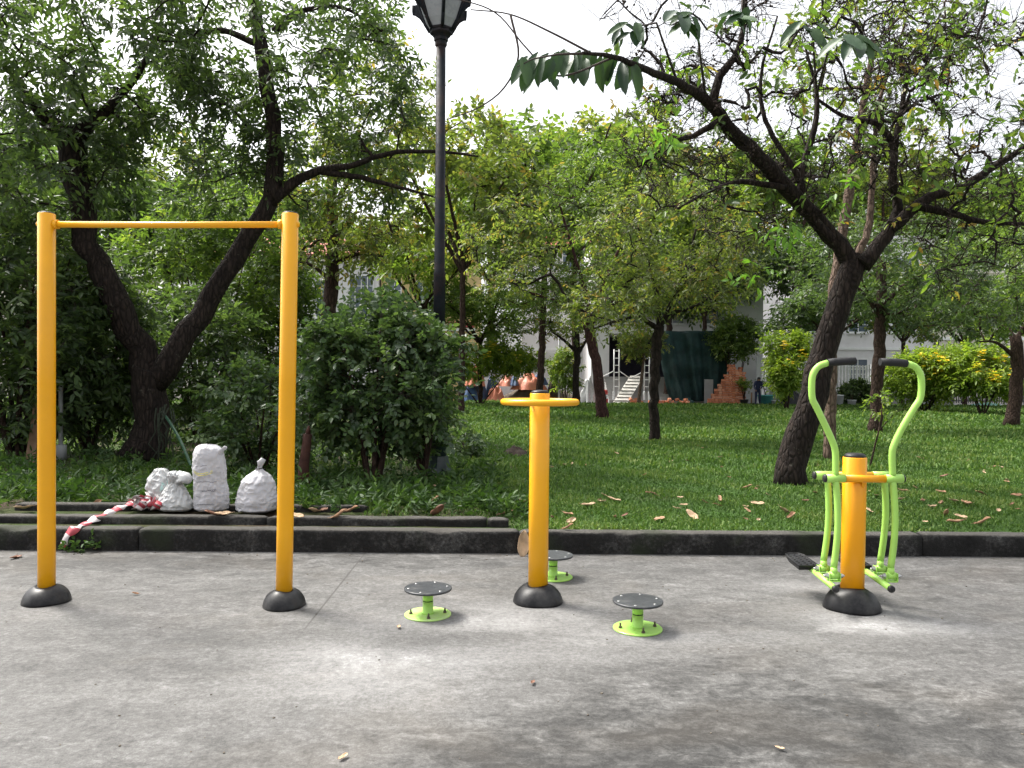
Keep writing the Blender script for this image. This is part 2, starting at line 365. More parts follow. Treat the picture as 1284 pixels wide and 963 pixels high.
M['street'] = plain('pale_asphalt', (0.20, 0.20, 0.205), 0.85, 0.15, 0.6, 0.1, dirt=(0.30, 0.28, 0.26), dirt_amt=0.5)
M['earth'] = plain('bare_earth', (0.14, 0.13, 0.11), 0.95, 0.2, 0.2)
M['grass'] = leafmat('grass_blades', [(0.046, 0.094, 0.020), (0.072, 0.138, 0.030), (0.104, 0.182, 0.040), (0.165, 0.22, 0.058)], 0.25, 0.6, (1.3, 1.5, 0.6), 0.15)
M['weed'] = leafmat('weed_leaves', [(0.030, 0.068, 0.016), (0.048, 0.10, 0.022), (0.08, 0.14, 0.035)], 0.3, 0.5, spec=0.3)

# leaves of the different trees
M['lf_dark'] = leafmat('dark_tree_leaves', [(0.042, 0.070, 0.030), (0.062, 0.104, 0.040), (0.085, 0.138, 0.045), (0.12, 0.175, 0.058)], 0.45, 0.38)
M['lf_mid'] = leafmat('mid_tree_leaves', [(0.060, 0.105, 0.024), (0.090, 0.150, 0.032), (0.125, 0.195, 0.038), (0.19, 0.24, 0.05)], 0.5, 0.42)
M['lf_light'] = leafmat('light_tree_leaves', [(0.085, 0.145, 0.024), (0.13, 0.20, 0.032), (0.18, 0.25, 0.040), (0.27, 0.29, 0.06)], 0.5, 0.45)
M['lf_olive'] = leafmat('olive_tree_leaves', [(0.065, 0.095, 0.028), (0.10, 0.140, 0.036), (0.14, 0.185, 0.044), (0.19, 0.215, 0.055), (0.26, 0.18, 0.055)], 0.5, 0.45)
M['lf_big'] = leafmat('broad_tree_leaves', [(0.060, 0.115, 0.030), (0.095, 0.165, 0.035), (0.14, 0.22, 0.042), (0.22, 0.28, 0.055), (0.36, 0.20, 0.04)], 0.5, 0.42)
M['lf_hang'] = leafmat('hanging_broad_leaves', [(0.022, 0.055, 0.024), (0.032, 0.075, 0.028), (0.045, 0.095, 0.030)], 0.15, 0.45)
M['lf_bright'] = leafmat('young_bright_leaves', [(0.12, 0.26, 0.03), (0.16, 0.32, 0.04), (0.20, 0.36, 0.05)], 0.45, 0.4)
M['lf_shrub'] = leafmat('round_shrub_leaves', [(0.042, 0.080, 0.034), (0.065, 0.118, 0.044), (0.095, 0.155, 0.054), (0.13, 0.20, 0.066)], 0.36, 0.36, spec=0.5)
M['lf_yellow'] = leafmat('yellow_green_leaves', [(0.13, 0.21, 0.025), (0.20, 0.28, 0.032), (0.29, 0.35, 0.04)], 0.5, 0.45)
M['petal'] = leafmat('yellow_petals', [(0.84, 0.62, 0.02), (0.90, 0.72, 0.05)], 0.3, 0.5, (1.1, 1.0, 0.5))
M['lf_pot'] = leafmat('pot_plant_leaves', [(0.05, 0.11, 0.03), (0.09, 0.17, 0.04)], 0.3, 0.45)
M['bark_black'] = barkmat('wet_black_bark', (0.012, 0.009, 0.008), (0.055, 0.040, 0.033))
M['bark_brown'] = barkmat('brown_bark', (0.030, 0.018, 0.014), (0.10, 0.065, 0.050))
M['bark_red'] = barkmat('reddish_bark', (0.040, 0.018, 0.017), (0.11, 0.055, 0.048))
M['bark_pale'] = barkmat('pale_bark', (0.10, 0.065, 0.048), (0.26, 0.19, 0.15))
M['twig'] = plain('bare_twigs', (0.055, 0.042, 0.036), 0.85, 0.25, 6)

# ------------------------------------------------------------------ foliage and tree builders
def unit(a): return a/np.maximum(np.linalg.norm(a, axis=-1, keepdims=True), 1e-9)
LT = np.array([0, .28, .66, 1, .66, .28]); LS = np.array([0, -.44, -.40, 0, .40, .44]); LF = np.array([0, 1, .8, 0, .8, 1.])
def leaf_arrays(B, D, Nn, Ln, Wd, curl, fold):
    D = unit(D); Nn = unit(Nn - D*np.sum(Nn*D, 1, keepdims=True)); S = np.cross(D, Nn)
    Ln = Ln[:, None, None]; Wd = Wd[:, None, None]
    u = -(curl[:, None]*LT**2)[:, :, None]*Ln + (fold[:, None]*LF)[:, :, None]*Wd*0.5
    V = B[:, None, :] + S[:, None, :]*LS[None, :, None]*Wd + D[:, None, :]*LT[None, :, None]*Ln + Nn[:, None, :]*u
    n = len(B); b = (np.arange(n)*6)[:, None]
    F = np.stack([b+np.array([0, 5, 4, 3]), b+np.array([0, 3, 2, 1])], 1).reshape(-1, 4)
    return V.reshape(-1, 3), F

def fine_leaves(B, D, Nn, Ln, Wd, curl, fold, st=9):
    """larger, smooth-edged leaves: a raised midrib and rounded outline"""
    D = unit(D); Nn = unit(Nn - D*np.sum(Nn*D, 1, keepdims=True)); S = np.cross(D, Nn); n = len(B)
    t = np.linspace(0, 1, st); w = 0.5*np.sin(np.pi*np.clip(t*.97+.02, 0, 1))**.62*(1-.22*t); w[-1] = 0.01; w[0] = .02
    rows = []
    for sg_ in (-1, -.5, 0, .5, 1):
        wav = (0.03*np.sin(t*17+sg_*2))[None, :]*abs(sg_)
        u = -(curl[:, None]*t**2)*Ln[:, None] + (fold[:, None]*w*abs(sg_)+wav)*Wd[:, None]
        rows.append(B[:, None, :]+S[:, None, :]*(sg_*w)[None, :, None]*Wd[:, None, None]+D[:, None, :]*t[None, :, None]*Ln[:, None, None]+Nn[:, None, :]*u[:, :, None])
    V = np.stack(rows, 2).reshape(-1, 3); m = 5
    i = (np.arange(n)*st*m)[:, None, None]+(np.arange(st-1)*m)[None, :, None]+np.arange(m-1)[None, None, :]
    F = np.stack([i, i+1, i+m+1, i+m], 3).reshape(-1, 4); return V, F, (st-1)*(m-1)
def spray_leaves(base, d, ln, k, L0, W0, rng, spread=0.9, droop=0.3, flat=0.6):
    """base (n,3) spray origins, d unit directions, ln stem lengths: k leaves in two ranks along each, plus one at the tip."""
    n = len(base); up = np.tile([0, 0, 1.0], (n, 1)) + rng.normal(0, 1-flat, (n, 3))
    side = unit(np.cross(d, up)); nor = unit(np.cross(side, d))
    tone = np.clip(rng.normal(0.42, 0.20, n), 0, 1)
    Bs, Ds, Ns, R = [], [], [], []
    for i in range(k):
        f = 0.25+0.75*(i+0.5)/k; s = 1 if i % 2 else -1
        p = base + d*(ln*f)[:, None] - np.array([0, 0, 1])*(droop*0.35*ln*f*f)[:, None]
        dd = d*(1-spread*0.6) + side*(s*spread) - np.array([0, 0, 1])*droop + rng.normal(0, 0.28, (n, 3))
        if i == k-1: dd = d - np.array([0, 0, 1])*droop + rng.normal(0, .2, (n, 3))
        Bs.append(p); Ds.append(dd); Ns.append(nor + rng.normal(0, 0.35, (n, 3))); R.append(np.clip(tone+rng.normal(0, .12, n), 0, 1))
    B, D, Nn, R = map(np.concatenate, (Bs, Ds, Ns, R)); m = len(B)
    sz = rng.uniform(0.65, 1.2, m)
    V, F = leaf_arrays(B, D, Nn, L0*sz, W0*sz*rng.uniform(.85, 1.15, m), rng.uniform(0.05, 0.35, m), rng.uniform(0.05, 0.45, m))
    return V, F, np.repeat(R, 2)

def smooth_path(pts, rad, step):
    """Catmull-Rom through the given points, resampled about every `step`."""
    P = [np.array(p, float) for p in pts]; P = [2*P[0]-P[1]]+P+[2*P[-1]-P[-2]]
    R = [rad[0]]+list(rad)+[rad[-1]]
    out, ro = [], []
    for i in range(1, len(P)-2):
        n = max(2, int(np.linalg.norm(P[i+1]-P[i])/step))
        for k in range(n):
            t = k/n; a, b, c, d = P[i-1], P[i], P[i+1], P[i+2]
            out.append(0.5*(2*b+(c-a)*t+(2*a-5*b+4*c-d)*t*t+(3*b-a-3*c+d)*t**3)); ro.append(R[i]+(R[i+1]-R[i])*t)
    out.append(P[-2]); ro.append(R[-2]); return out, ro

def ellipsoid_points(c, r, n, rng, shell=0.55):
    d = unit(rng.normal(0, 1, (n, 3))); q = rng.uniform(shell**3, 1, n)**(1/3)
    return np.array(c) + d*q[:, None]*np.array(r)

def tree(name, label, cat, limbs, crowns, leaf, mats, seed, group=None, rtip=0.006, sprays=6, k=7, stem=0.45, leafsize=(0.12, 0.05),
         spread=0.9, droop=0.3, attach_min=0.35, sides=9, wig=0.12, twigs=True, jit=0.06, wood='trunk', pods=0, flowers=0, keep=1.0, rexp=0.45, flare=1.0, bare=0):
    """limbs: lists of (world points, radii, share of its length below which nothing sprouts); crowns: (centre, radii, number of branch tips)."""
    rng = np.random.default_rng(seed); pr = random.Random(seed)
    base = Vector(limbs[0][0][0]); root = thing(name, label, cat, base, group)
    mb = MB(); nodes, nrad, par, ok = [], [], [], []
    for li in limbs:
        pts, rad = li[0], li[1]; am = li[2] if len(li) > 2 else attach_min
        step = max(0.12, min(0.3, rad[0]*1.2))
        p, r = smooth_path(pts, rad, step)
        p = [q+rng.normal(0, 0.12*rr, 3) for q, rr in zip(p, r)]
        if li is limbs[0] and flare > 1:
            for i in range(len(r)):
                h = p[i][2]-base.z; r[i] *= 1+(flare-1)*math.exp(-max(h, 0)/0.22)
        mb.tube(p, r, sides if rad[0] > 0.03 else 6, 0, True, jit, pr)
        n0 = len(nodes)
        for i, (q, rr) in enumerate(zip(p, r)):
            nodes.append(q); nrad.append(rr); par.append(-1); ok.append(i/len(p) >= am)
    tips = []; chains = []; cnt = {}
    T = np.concatenate([ellipsoid_points(c, r, n, rng) for c, r, n in crowns]) if crowns else np.zeros((0, 3))
    NA = np.zeros((len(nodes)+len(T)*8, 3)); nn = len(nodes); NA[:nn] = nodes; OK = np.zeros(len(NA), bool); OK[:nn] = ok
    if len(T):
        d0 = np.min(np.linalg.norm(T[:, None, :]-NA[None, :nn][:, OK[:nn]], axis=2), axis=1); T = T[np.argsort(d0)]
    for t in T:
        dv = NA[:nn]-t; dd = np.einsum('ij,ij->i', dv, dv) + np.where(OK[:nn], 0, 1e6) + np.where(NA[:nn, 2] > t[2]+0.3, 1.5*dd_scale(dv), 0)
        j = int(np.argmin(dd)); a = NA[j]; ln = math.sqrt(max(1e-6, np.sum((t-a)**2)))
        m = int(min(7, max(3, ln/0.22))); ids = []
        bend = rng.normal(0, wig*ln, 3) + np.array([0, 0, 0.10*ln])
        prev = j
        for i in range(1, m+1):
            f = i/m; q = a+(t-a)*f+bend*4*f*(1-f)*0.5 + (rng.normal(0, 0.04*ln, 3) if i < m else 0)
            NA[nn] = q; OK[nn] = i >= m*0.4; nodes.append(q); nrad.append(rtip); par.append(prev); ids.append(nn); prev = nn; nn += 1
        chains.append((j, ids)); tips.append(nn-1)
        q = nn-1
        while q >= 0:
            cnt[q] = cnt.get(q, 0)+1; q = par[q]
    for i in range(nn):
        if par[i] >= 0: nrad[i] = rtip*cnt.get(i, 1)**rexp
    for j, ids in chains:
        rj = nrad[j]*0.75 if par[j] < 0 else min(nrad[j], nrad[ids[0]]*1.1)
        rr = [min(rj, max(nrad[ids[0]], rtip)*1.25)]+[min(rj, nrad[i]) for i in ids]
        if len(rr) > 1: rr[-1] = rtip*0.5
        mb.tube([NA[j]]+[NA[i] for i in ids], rr, 6 if rr[0] > 0.03 else 4, 0, False)
    for j, ids in chains:                                # bare side twigs
        for _ in range(bare):
            i = pr.randrange(len(ids)); q = NA[ids[i]]; d = rng.normal(0, 1, 3)+[0, 0, .25]; d = d/np.linalg.norm(d)*pr.uniform(.15, .55)
            mb.tube([q, q+d*.5+rng.normal(0, .04, 3), q+d], [rtip*.85, rtip*.65, rtip*.4], 3, 0, False)
    # leafy sprays along each twig
    if len(T) and sprays:
        B, D = [], []
        for j, ids in chains:
            if pr.random() > keep: continue
            path = [j]+ids; c = NA[path[0]]
            for s in range(sprays):
                f = pr.uniform(0.35, 1.0)*(len(path)-1); i = min(int(f), len(path)-2); fr = f-i
                q = NA[path[i]]*(1-fr)+NA[path[i+1]]*fr
                ax = NA[path[i+1]]-NA[path[i]]; ax = ax/max(1e-6, np.linalg.norm(ax))
                d = ax*0.6+rng.normal(0, 0.75, 3)+np.array([0, 0, 0.1]); B.append(q); D.append(d/np.linalg.norm(d))
        B = np.array(B); D = np.array(D); ln = stem*rng.uniform(0.5, 1.2, len(B))
        V, F, R = spray_leaves(B, D, ln, k, leafsize[0], leafsize[1], rng, spread, droop)
        np_mesh('crown', V, F, mats[1], root, rnd=R)
        if twigs:                                        # stems of the sprays, as thin three-sided rods
            up = np.cross(D, rng.normal(0, 1, D.shape)); up = unit(up); sd = np.cross(D, up); r0 = rtip*0.55
            E = B + D*ln[:, None] - np.array([0, 0, 1])*(droop*0.35*ln)[:, None]
            n = len(B); off = [up*r0, (-.5*up+.87*sd)*r0, (-.5*up-.87*sd)*r0]
            TV = np.concatenate([B+o for o in off]+[E+o*0.5 for o in off]); ii = np.arange(n)
            TF = np.concatenate([np.stack([ii+a*n, ii+b*n, ii+(b+3)*n, ii+(a+3)*n], 1) for a, b in ((0, 1), (1, 2), (2, 0))])
            np_mesh('sprays', TV, TF, M['twig'], root)
    if pods and len(T):
        pb = MB()
        for i in pr.sample(tips, min(pods, len(tips))):
            for _ in range(pr.randint(5, 11)):
                c = Vector(NA[i])+Vector((pr.gauss(0, .04), pr.gauss(0, .04), pr.gauss(0, .04))); s = pr.uniform(.008, .016)
                pb.lathe([(0, -s), (s, -s*.3), (s*.8, s*.6), (0, s*1.3)], c, 5, 0, True, Vector((pr.gauss(0, 1), pr.gauss(0, 1), pr.gauss(0, 1))))
        tag(pb.build('seed_pods', M['pod'], root), kind='stuff')
    if flowers and len(T):
        fb, fd, fn = [], [], []
        for i in sorted(tips, key=lambda q: NA[q][1]-.4*NA[q][2]+pr.uniform(0, 1.2))[:flowers]:
            for _ in range(10):
                c = NA[i]+np.array([0, -.12, .1])+rng.normal(0, .13, 3)
                for a in range(5):
                    v = np.array([math.cos(a*1.257), math.sin(a*1.257), 0.4])+rng.normal(0, .2, 3); fb.append(c); fd.append(v); fn.append(np.array([0, 0, 1.])+rng.normal(0, .3, 3))
        n = len(fb); V, F = leaf_arrays(np.array(fb), np.array(fd), np.array(fn), np.full(n, .11), np.full(n, .085), np.full(n, .2), np.full(n, .2))
        tag(np_mesh('blossoms', V, F, M['petal'], root, rnd=rng.uniform(0, 1, len(F))), kind='stuff')
    mb.build(wood, mats[0], root)
    return root
def dd_scale(dv): return np.einsum('ij,ij->i', dv, dv)

def shrub(name, label, base, rad, h, nt_, leaf, mat, seed, group=None, sprays=7, k=8, size=(0.085, 0.055), nst=5, stem=0.3, bark='bark_brown', flowers=0, cat='shrub', lean=(0, 0), lo=0.15, droop=.2, lobes=0):
    rng = np.random.default_rng(seed); b = Vector(base); limbs = []
    for i in range(nst):
        a = 2*PI*i/nst+rng.uniform(-.4, .4); o = Vector((math.cos(a), math.sin(a), 0))
        p0 = b+o*0.05*min(rad[0], 1); p1 = b+o*rad[0]*0.25+Vector((0, 0, h*0.35)); p2 = b+Vector((o.x*rad[0], o.y*rad[1], 0))*0.55+Vector((lean[0]*.6, lean[1]*.6, h*0.75))
        limbs.append(([p0, p1, p2], [0.022*h**.5, 0.016*h**.5, 0.007], 0.08))
    c = b+Vector((lean[0]*.5, lean[1]*.5, h*(0.5+lo/2))); hz = h*(0.5-lo/2); cr = [(c, (rad[0], rad[1], hz), nt_)]
    if lobes:
        cr = [(c+Vector((0, 0, -.1*hz)), (rad[0]*.8, rad[1]*.8, hz*.85), int(nt_*.5))]
        for i in range(lobes):
            a = rng.uniform(0, 2*PI); e = rng.uniform(-.6, .75); q = rng.uniform(.3, .5); cr.append((c+Vector((math.cos(a)*rad[0]*.75*math.sqrt(1-e*e), math.sin(a)*rad[1]*.75*math.sqrt(1-e*e), hz*e)), (rad[0]*q, rad[1]*q, hz*q*.8), int(nt_*.5/lobes)))
    return tree(name, label, cat, limbs, cr, leaf, (M[bark], mat), seed, group, 0.004, sprays, k, stem, size, 0.9, droop, 0.1, 6, wood='stems', flowers=flowers, jit=0.03)

# ------------------------------------------------------------------ setting: ground, slab, kerbs, lawn, street
def sheet(name, x0, x1, y0, y1, z, mat, nx=1, ny=1, hf=None, kind='structure'):
    xs = np.linspace(x0, x1, nx+1); ys = np.linspace(y0, y1, ny+1)
    X, Y = np.meshgrid(xs, ys); Z = np.full_like(X, z) if hf is None else hf(X, Y)
    V = np.stack([X, Y, Z], 2).reshape(-1, 3); i = np.arange(ny)[:, None]*(nx+1)+np.arange(nx)[None, :]
    F = np.stack([i, i+1, i+nx+2, i+nx+1], 2).reshape(-1, 4)
    return tag(np_mesh(name, V, F, mat, smooth=True), kind=kind)
def ss(a, b, x): t = np.clip((x-a)/(b-a), 0, 1); return t*t*(3-2*t)
KY = 7.06                                                    # front face of the kerb
def lawn_h(x, y):
    x = np.asarray(x, float); y = np.asarray(y, float)
    left = 1-ss(-0.6, 0.1, x)
    und = 0.02*np.sin(x*0.9+1.3)*np.sin(y*0.7)+0.03*np.sin(x*0.21)*np.sin(y*0.17+0.5)
    return 0.19+left*0.07*ss(7.3, 7.8, y)+und*ss(7.4, 9.5, y)*(1-ss(42, 45, y))
sheet('ground', -400, 400, -300, 900, -0.06, M['earth'])
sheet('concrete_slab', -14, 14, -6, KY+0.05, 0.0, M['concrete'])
sheet('lawn_ground', -45, 45, KY+0.12, 46, 0.19, M['lawn'], 240, 160, lawn_h)
sheet('street', -70, 70, 46.14, 51.5, 0.10, M['street'])
sheet('forecourt', -70, 70, 51.5, 75, 0.14, M['street'])
rk = random.Random(3)
def worn_kerb(name, x0, x1, y0, y1, z0, z1, stone, amp, seed, slope=0.0):
    """kerb stones with chipped, rounded, slightly sunken edges"""
    from mathutils import noise as mn
    rk = random.Random(seed); mb = MB(); x = x0
    while x < x1-.05:
        w = min(stone*rk.uniform(.95, 1.05), x1-x); n = max(4, int(w/.045)); V = []; dz = rk.uniform(-amp*.6, amp*.4); dy = rk.uniform(-amp, amp)*.6
        prof = [(y0, z0), (y0, z0+(z1-z0)*.5), (y0, z1-.03), (y0+.007, z1-.009), (y0+.028, z1), ((y0+y1)/2, z1+.001), (y1-.028, z1), (y1-.007, z1-.009), (y1, z1-.03), (y1, z0)]
        for i in range(n+1):
            f = i/n; X = x+.003+(w-.006)*f; e = .012*max(0, 1-min(f, 1-f)*w/.02)
            for k, (py, pz) in enumerate(prof):
                q = Vector((X*3, py*9, pz*9+seed)); j = mn.noise(q)*amp*.7+mn.noise(q*4.1)*amp*.5
                chip = -max(0, mn.noise(Vector((X*2.3, seed, k*.2)))-.32)*.10 if k in (2, 3, 4) else 0
                V.append((X, py+dy+j*(1 if k < 4 else .5)-(chip*.6 if k < 5 else 0)+(e if k < 5 else -e), pz+(dz+j*.6+chip*.7 if k > 0 and k < 9 else 0)-(e if 1 < k < 8 else 0)))
        m = len(prof); F = [(i*m+k, (i+1)*m+k, (i+1)*m+k+1, i*m+k+1) for i in range(n) for k in range(m-1)]
        mb.add(V, F, 0, True); bb = len(mb.v)-len(V); mb.f.append([bb+k for k in range(m)]); mb.f.append([bb+n*m+k for k in reversed(range(m))]); mb.m += [0, 0]; mb.s += [False, False]
        x += w
    return tag(mb.build(name, M['kerb']), kind='structure')
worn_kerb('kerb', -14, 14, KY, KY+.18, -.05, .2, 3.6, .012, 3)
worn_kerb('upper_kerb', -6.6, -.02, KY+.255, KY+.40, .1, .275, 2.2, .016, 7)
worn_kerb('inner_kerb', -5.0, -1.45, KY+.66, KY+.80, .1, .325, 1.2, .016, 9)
kb = MB(); kb.box(-60, 60, 46.0, 46.14, -0.05, 0.215)
tag(kb.build('street_kerb', M['grey_wall'], bevel=0.02), kind='structure')

# grass: many single blades, thinning out with distance
def grass():
    rng = np.random.default_rng(11); Vs, Fs, Rs = [], [], []; nb = 0
    for y0, y1, dens, ln, wd in ((7.22, 9.0, 3600, .042, .011), (9.0, 12, 1900, .05, .014), (12, 18, 650, .075, .022), (18, 28, 230, .10, .04), (28, 46, 85, .13, .08)):
        xm = y1*0.74; n = int((y1-y0)*2*xm*dens)
        x = rng.uniform(-xm, xm, n); y = rng.uniform(y0, y1, n)
        pat = np.sin(x*1.7+np.sin(y*1.3)*2)*np.sin(y*1.9+x*.6)+0.6*np.sin(x*4.1+y*3.3)
        keep = np.where(x < -0.8-0.05*(y-7), rng.uniform(0, 1, n) < (0.10+0.30*(pat > 0.1)), rng.uniform(0, 1, n) < np.clip(0.85+0.35*pat, .3, 1))
        keep &= ~((y < 7.5) & (x < 0)); keep &= ~((y < 7.9) & (x < -1.5) & (x > -5.2))
        x, y, pat = x[keep], y[keep], pat[keep]; n = len(x)
        b = np.stack([x, y, lawn_h(x, y)-0.004], 1); a = rng.uniform(0, 2*PI, n); lean = np.abs(rng.normal(0.55, 0.35, n))
        d = np.stack([np.cos(a)*lean, np.sin(a)*lean, np.ones(n)], 1); d = unit(d)
        s = np.stack([-np.sin(a), np.cos(a), np.zeros(n)], 1)+rng.normal(0, .3, (n, 3)); L_ = ln*rng.uniform(.5, 1.35, n)*np.clip(1+0.2*pat, .7, 1.3)
        W_ = wd*rng.uniform(.6, 1.3, n); m = b+d*(L_*.55)[:, None]; dn = d*1.0; dn[:, 2] -= lean*0.9; tip = m+unit(dn)*(L_*.5)[:, None]
        V = np.stack([b-s*(W_*.5)[:, None], m-s*(W_*.5)[:, None], tip, m+s*(W_*.5)[:, None], b+s*(W_*.5)[:, None]], 1).reshape(-1, 3)
        i = np.arange(n)*5+nb; F = np.concatenate([np.stack([i, i+4, i+3], 1), np.stack([i, i+3, i+1], 1), np.stack([i+1, i+3, i+2], 1)])
        r = np.clip(0.42+0.22*pat+rng.normal(0, .22, n), 0, 1); Vs.append(V); Fs.append(F); Rs.append(np.concatenate([r, r, r])); nb += n*5
    V, F, R = map(np.concatenate, (Vs, Fs, Rs))
    tag(np_mesh('grass', V, F, M['grass'], rnd=R), 'short green lawn grass between kerb and street', 'grass', kind='stuff')
grass()
# low broad weeds under the trees on the shaded side
def weeds():
    rng = np.random.default_rng(5); n = 2600
    y = 7.65+rng.exponential(2.6, n); x = rng.uniform(-1, 1, n)*y*0.75; k = (x < 0.3-0.12*(y-7)) & (y < 18) & ~((y < 7.98) & (x > -4.1) & (x < -2.3)) & ~((y < 8.0) & (x < -2.2) & (x > -5.2) & (y < 7.95))
    x, y = x[k], y[k]; n = len(x); b = np.stack([x, y, lawn_h(x, y)], 1)
    d = unit(np.stack([rng.normal(0, .5, n), rng.normal(0, .5, n), np.ones(n)], 1)); ln = rng.uniform(.08, .26, n)
    V, F, R = spray_leaves(b, d, ln, 9, .10, .035, rng, 1.0, .15, .3)
    tag(np_mesh('weeds', V, F, M['weed'], rnd=R), 'low dark weeds and creepers under the shaded trees', 'weeds', kind='stuff')
weeds()

# ------------------------------------------------------------------ exercise equipment
DOME = [(1.0, 0.0), (0.995, 0.10), (0.97, 0.24), (0.91, 0.45), (0.80, 0.67), (0.66, 0.85), (0.52, 0.96), (0.43, 1.0), (0.40, 0.97)]
def base_cover(c, R, h, rp, parent, seed):
    rng = random.Random(seed); mb = MB()
    prof = [(0.001, 0.0)]+[(max(R*r, rp+.004), h*z) for r, z in DOME]
    mb.lathe(prof, c, 40); n = 40
    for i, v in enumerate(mb.v):                             # slightly squashed, dented rubber
        a = math.atan2(v[1]-c[1], v[0]-c[0]); k = 1+0.025*math.sin(3*a+seed)+0.018*math.sin(5*a+2*seed)
        mb.v[i] = (c[0]+(v[0]-c[0])*k, c[1]+(v[1]-c[1])*k, v[2]*(1+.05*math.sin(2*a+seed)))
    return mb.build('base_cover', M['rubber'], parent)
def cap(c, r, h, parent, name='cap', axis=None):
    return MB().lathe([(r, 0), (r, h*.25), (r*.93, h*.6), (r*.7, h*.88), (0, h)], c, 24, 0, True, axis).build(name, M['rubber'], parent)

# pull-up frame
def pull_up():
    A = gp(58.5, 754); B = gp(356, 759.5); c = (A+B)/2
    t = thing('pull_up_bar', 'tall yellow pull-up frame of two posts and one crossbar', 'pull-up bar', (c.x, c.y, 0))
    tops = []
    for px, P, R in ((58.5, A, .157), (364, B, .147)):
        top = at(px, 268, P.y); tops.append(top); r = .057
        d = (top-P).normalized()
        mb = MB().tube([P, P+d*.5, P+d*1.5, top-d*.004, top], [r, r, r, r, r-.004], 28)
        po = mb.build('post', M['yellow'], t); cap(top+d*.0005, r-.004, .012, po, 'post_cap', d)
        base_cover(P, R, .115, r, po, int(px))
    z = 0.075; a = tops[0]-Vector((.046, 0, z)); b = tops[1]-Vector((-.042, 0, z))
    MB().tube([a, a+(b-a)*.5-Vector((0, 0, .004)), b], .0225, 20).build('crossbar', M['yellow'], t)
    for tp, s in ((tops[0], 1), (tops[1], -1)):
        q = tp-Vector((0, 0, z)); MB().tube([q+Vector((s*.05, 0, 0)), q+Vector((s*.082, 0, 0))], .033, 20).build('clamp_sleeve', M['yellow'], t)
    for p, s in ((a, -1), (b, 1)): MB().lathe([(.0235, 0), (.0235, .012), (.015, .022), (0, .025)], p, 18, 0, True, Vector((s, 0, 0))).build('bar_end_cap', M['yellow'], t)
pull_up()

# waist twister: grab post and three turning plates
def twister():
    P = gp(674.5, 754); t = thing('twister_post', 'short thick yellow post with a round grab ring and black foot', 'exercise post', (P.x, P.y, 0))
    r = .0715; ztop = at(676, 493, P.y).z
    po = MB().tube([P, P+Vector((.002, 0, .7)), (P.x+.004, P.y, ztop-.004), (P.x+.004, P.y, ztop)], [r, r, r, r-.004], 32).build('post', M['yellow'], t)
    cap(Vector((P.x+.004, P.y, ztop)), r-.006, .024, po, 'post_cap')
    base_cover(P, .18, .125, r, po, 3)
    zc = at(676, 504, P.y).z; rb = MB(); c = Vector((P.x+.004, P.y, zc)); rb.torus(c, .262, .0235, 64, 14)
    ring = rb.build('grab_ring', M['yellow'], t)
    for k in range(3):
        a = PI/2+k*2*PI/3; d = Vector((math.cos(a), math.sin(a), 0)); MB().tube([c+d*.06, c+d*.255], .014, 12).build('spoke', M['yellow'], ring)
twister()
def turning_plate(px, py, label, dusty):
    P = gp(px, py); t = thing('turning_plate', label, 'twist plate', P, 'turning foot plates around the grab post')
    g = M['lime_dusty'] if dusty else M['lime']; z0 = .185
    MB().lathe([(.158, .002), (.158, .008), (.154, .011)], P, 48, 0, False).build('base_plate', g, t)
    for k in range(4):
        a = -PI/2+k*PI/2+.15; c = P+Vector((math.cos(a)*.115, math.sin(a)*.115, .011)); b = MB()
        b.lathe([(.013, 0), (.013, .002)], c, 12, 0, False); b.lathe([(.011, .002), (.011, .012)], c, 6, 0, False); b.lathe([(.006, .012), (.006, .03), (.004, .033)], c, 10)
        b.build('anchor_bolt', M['rustbolt'], t)
    st = MB(); st.lathe([(.042, .011), (.036, .02), (.036, .094)], P, 28); st.lathe([(.036, .101), (.036, .165)], P, 28)
    s = st.build('stem', M['lime'], t)
    MB().lathe([(.0335, .094), (.0335, .101)], P, 24).build('bearing_gap', M['rubber'], s)
    dk = MB(); dk.lathe([(.05, .163), (.16, .172), (.162, .178), (.162, .184), (.158, .187)], P, 56)
    d = dk.build('foot_plate', M['disc'], t)
    for k in range(6):
        a = k*PI/3+.25; c = P+Vector((math.cos(a)*.132, math.sin(a)*.132, .187))
        MB().lathe([(.009, 0), (.009, .002), (.005, .0035)], c, 12).build('rivet', M['steel'], d)
turning_plate(536.5, 771, 'grey foot plate on dusty pale green base, between grab post and pull-up frame', True)
turning_plate(693.5, 724, 'grey foot plate on green stem partly hidden behind the yellow grab post', False)
turning_plate(799.5, 788.5, 'grey foot plate on clean lime green base, nearest the air walker', False)

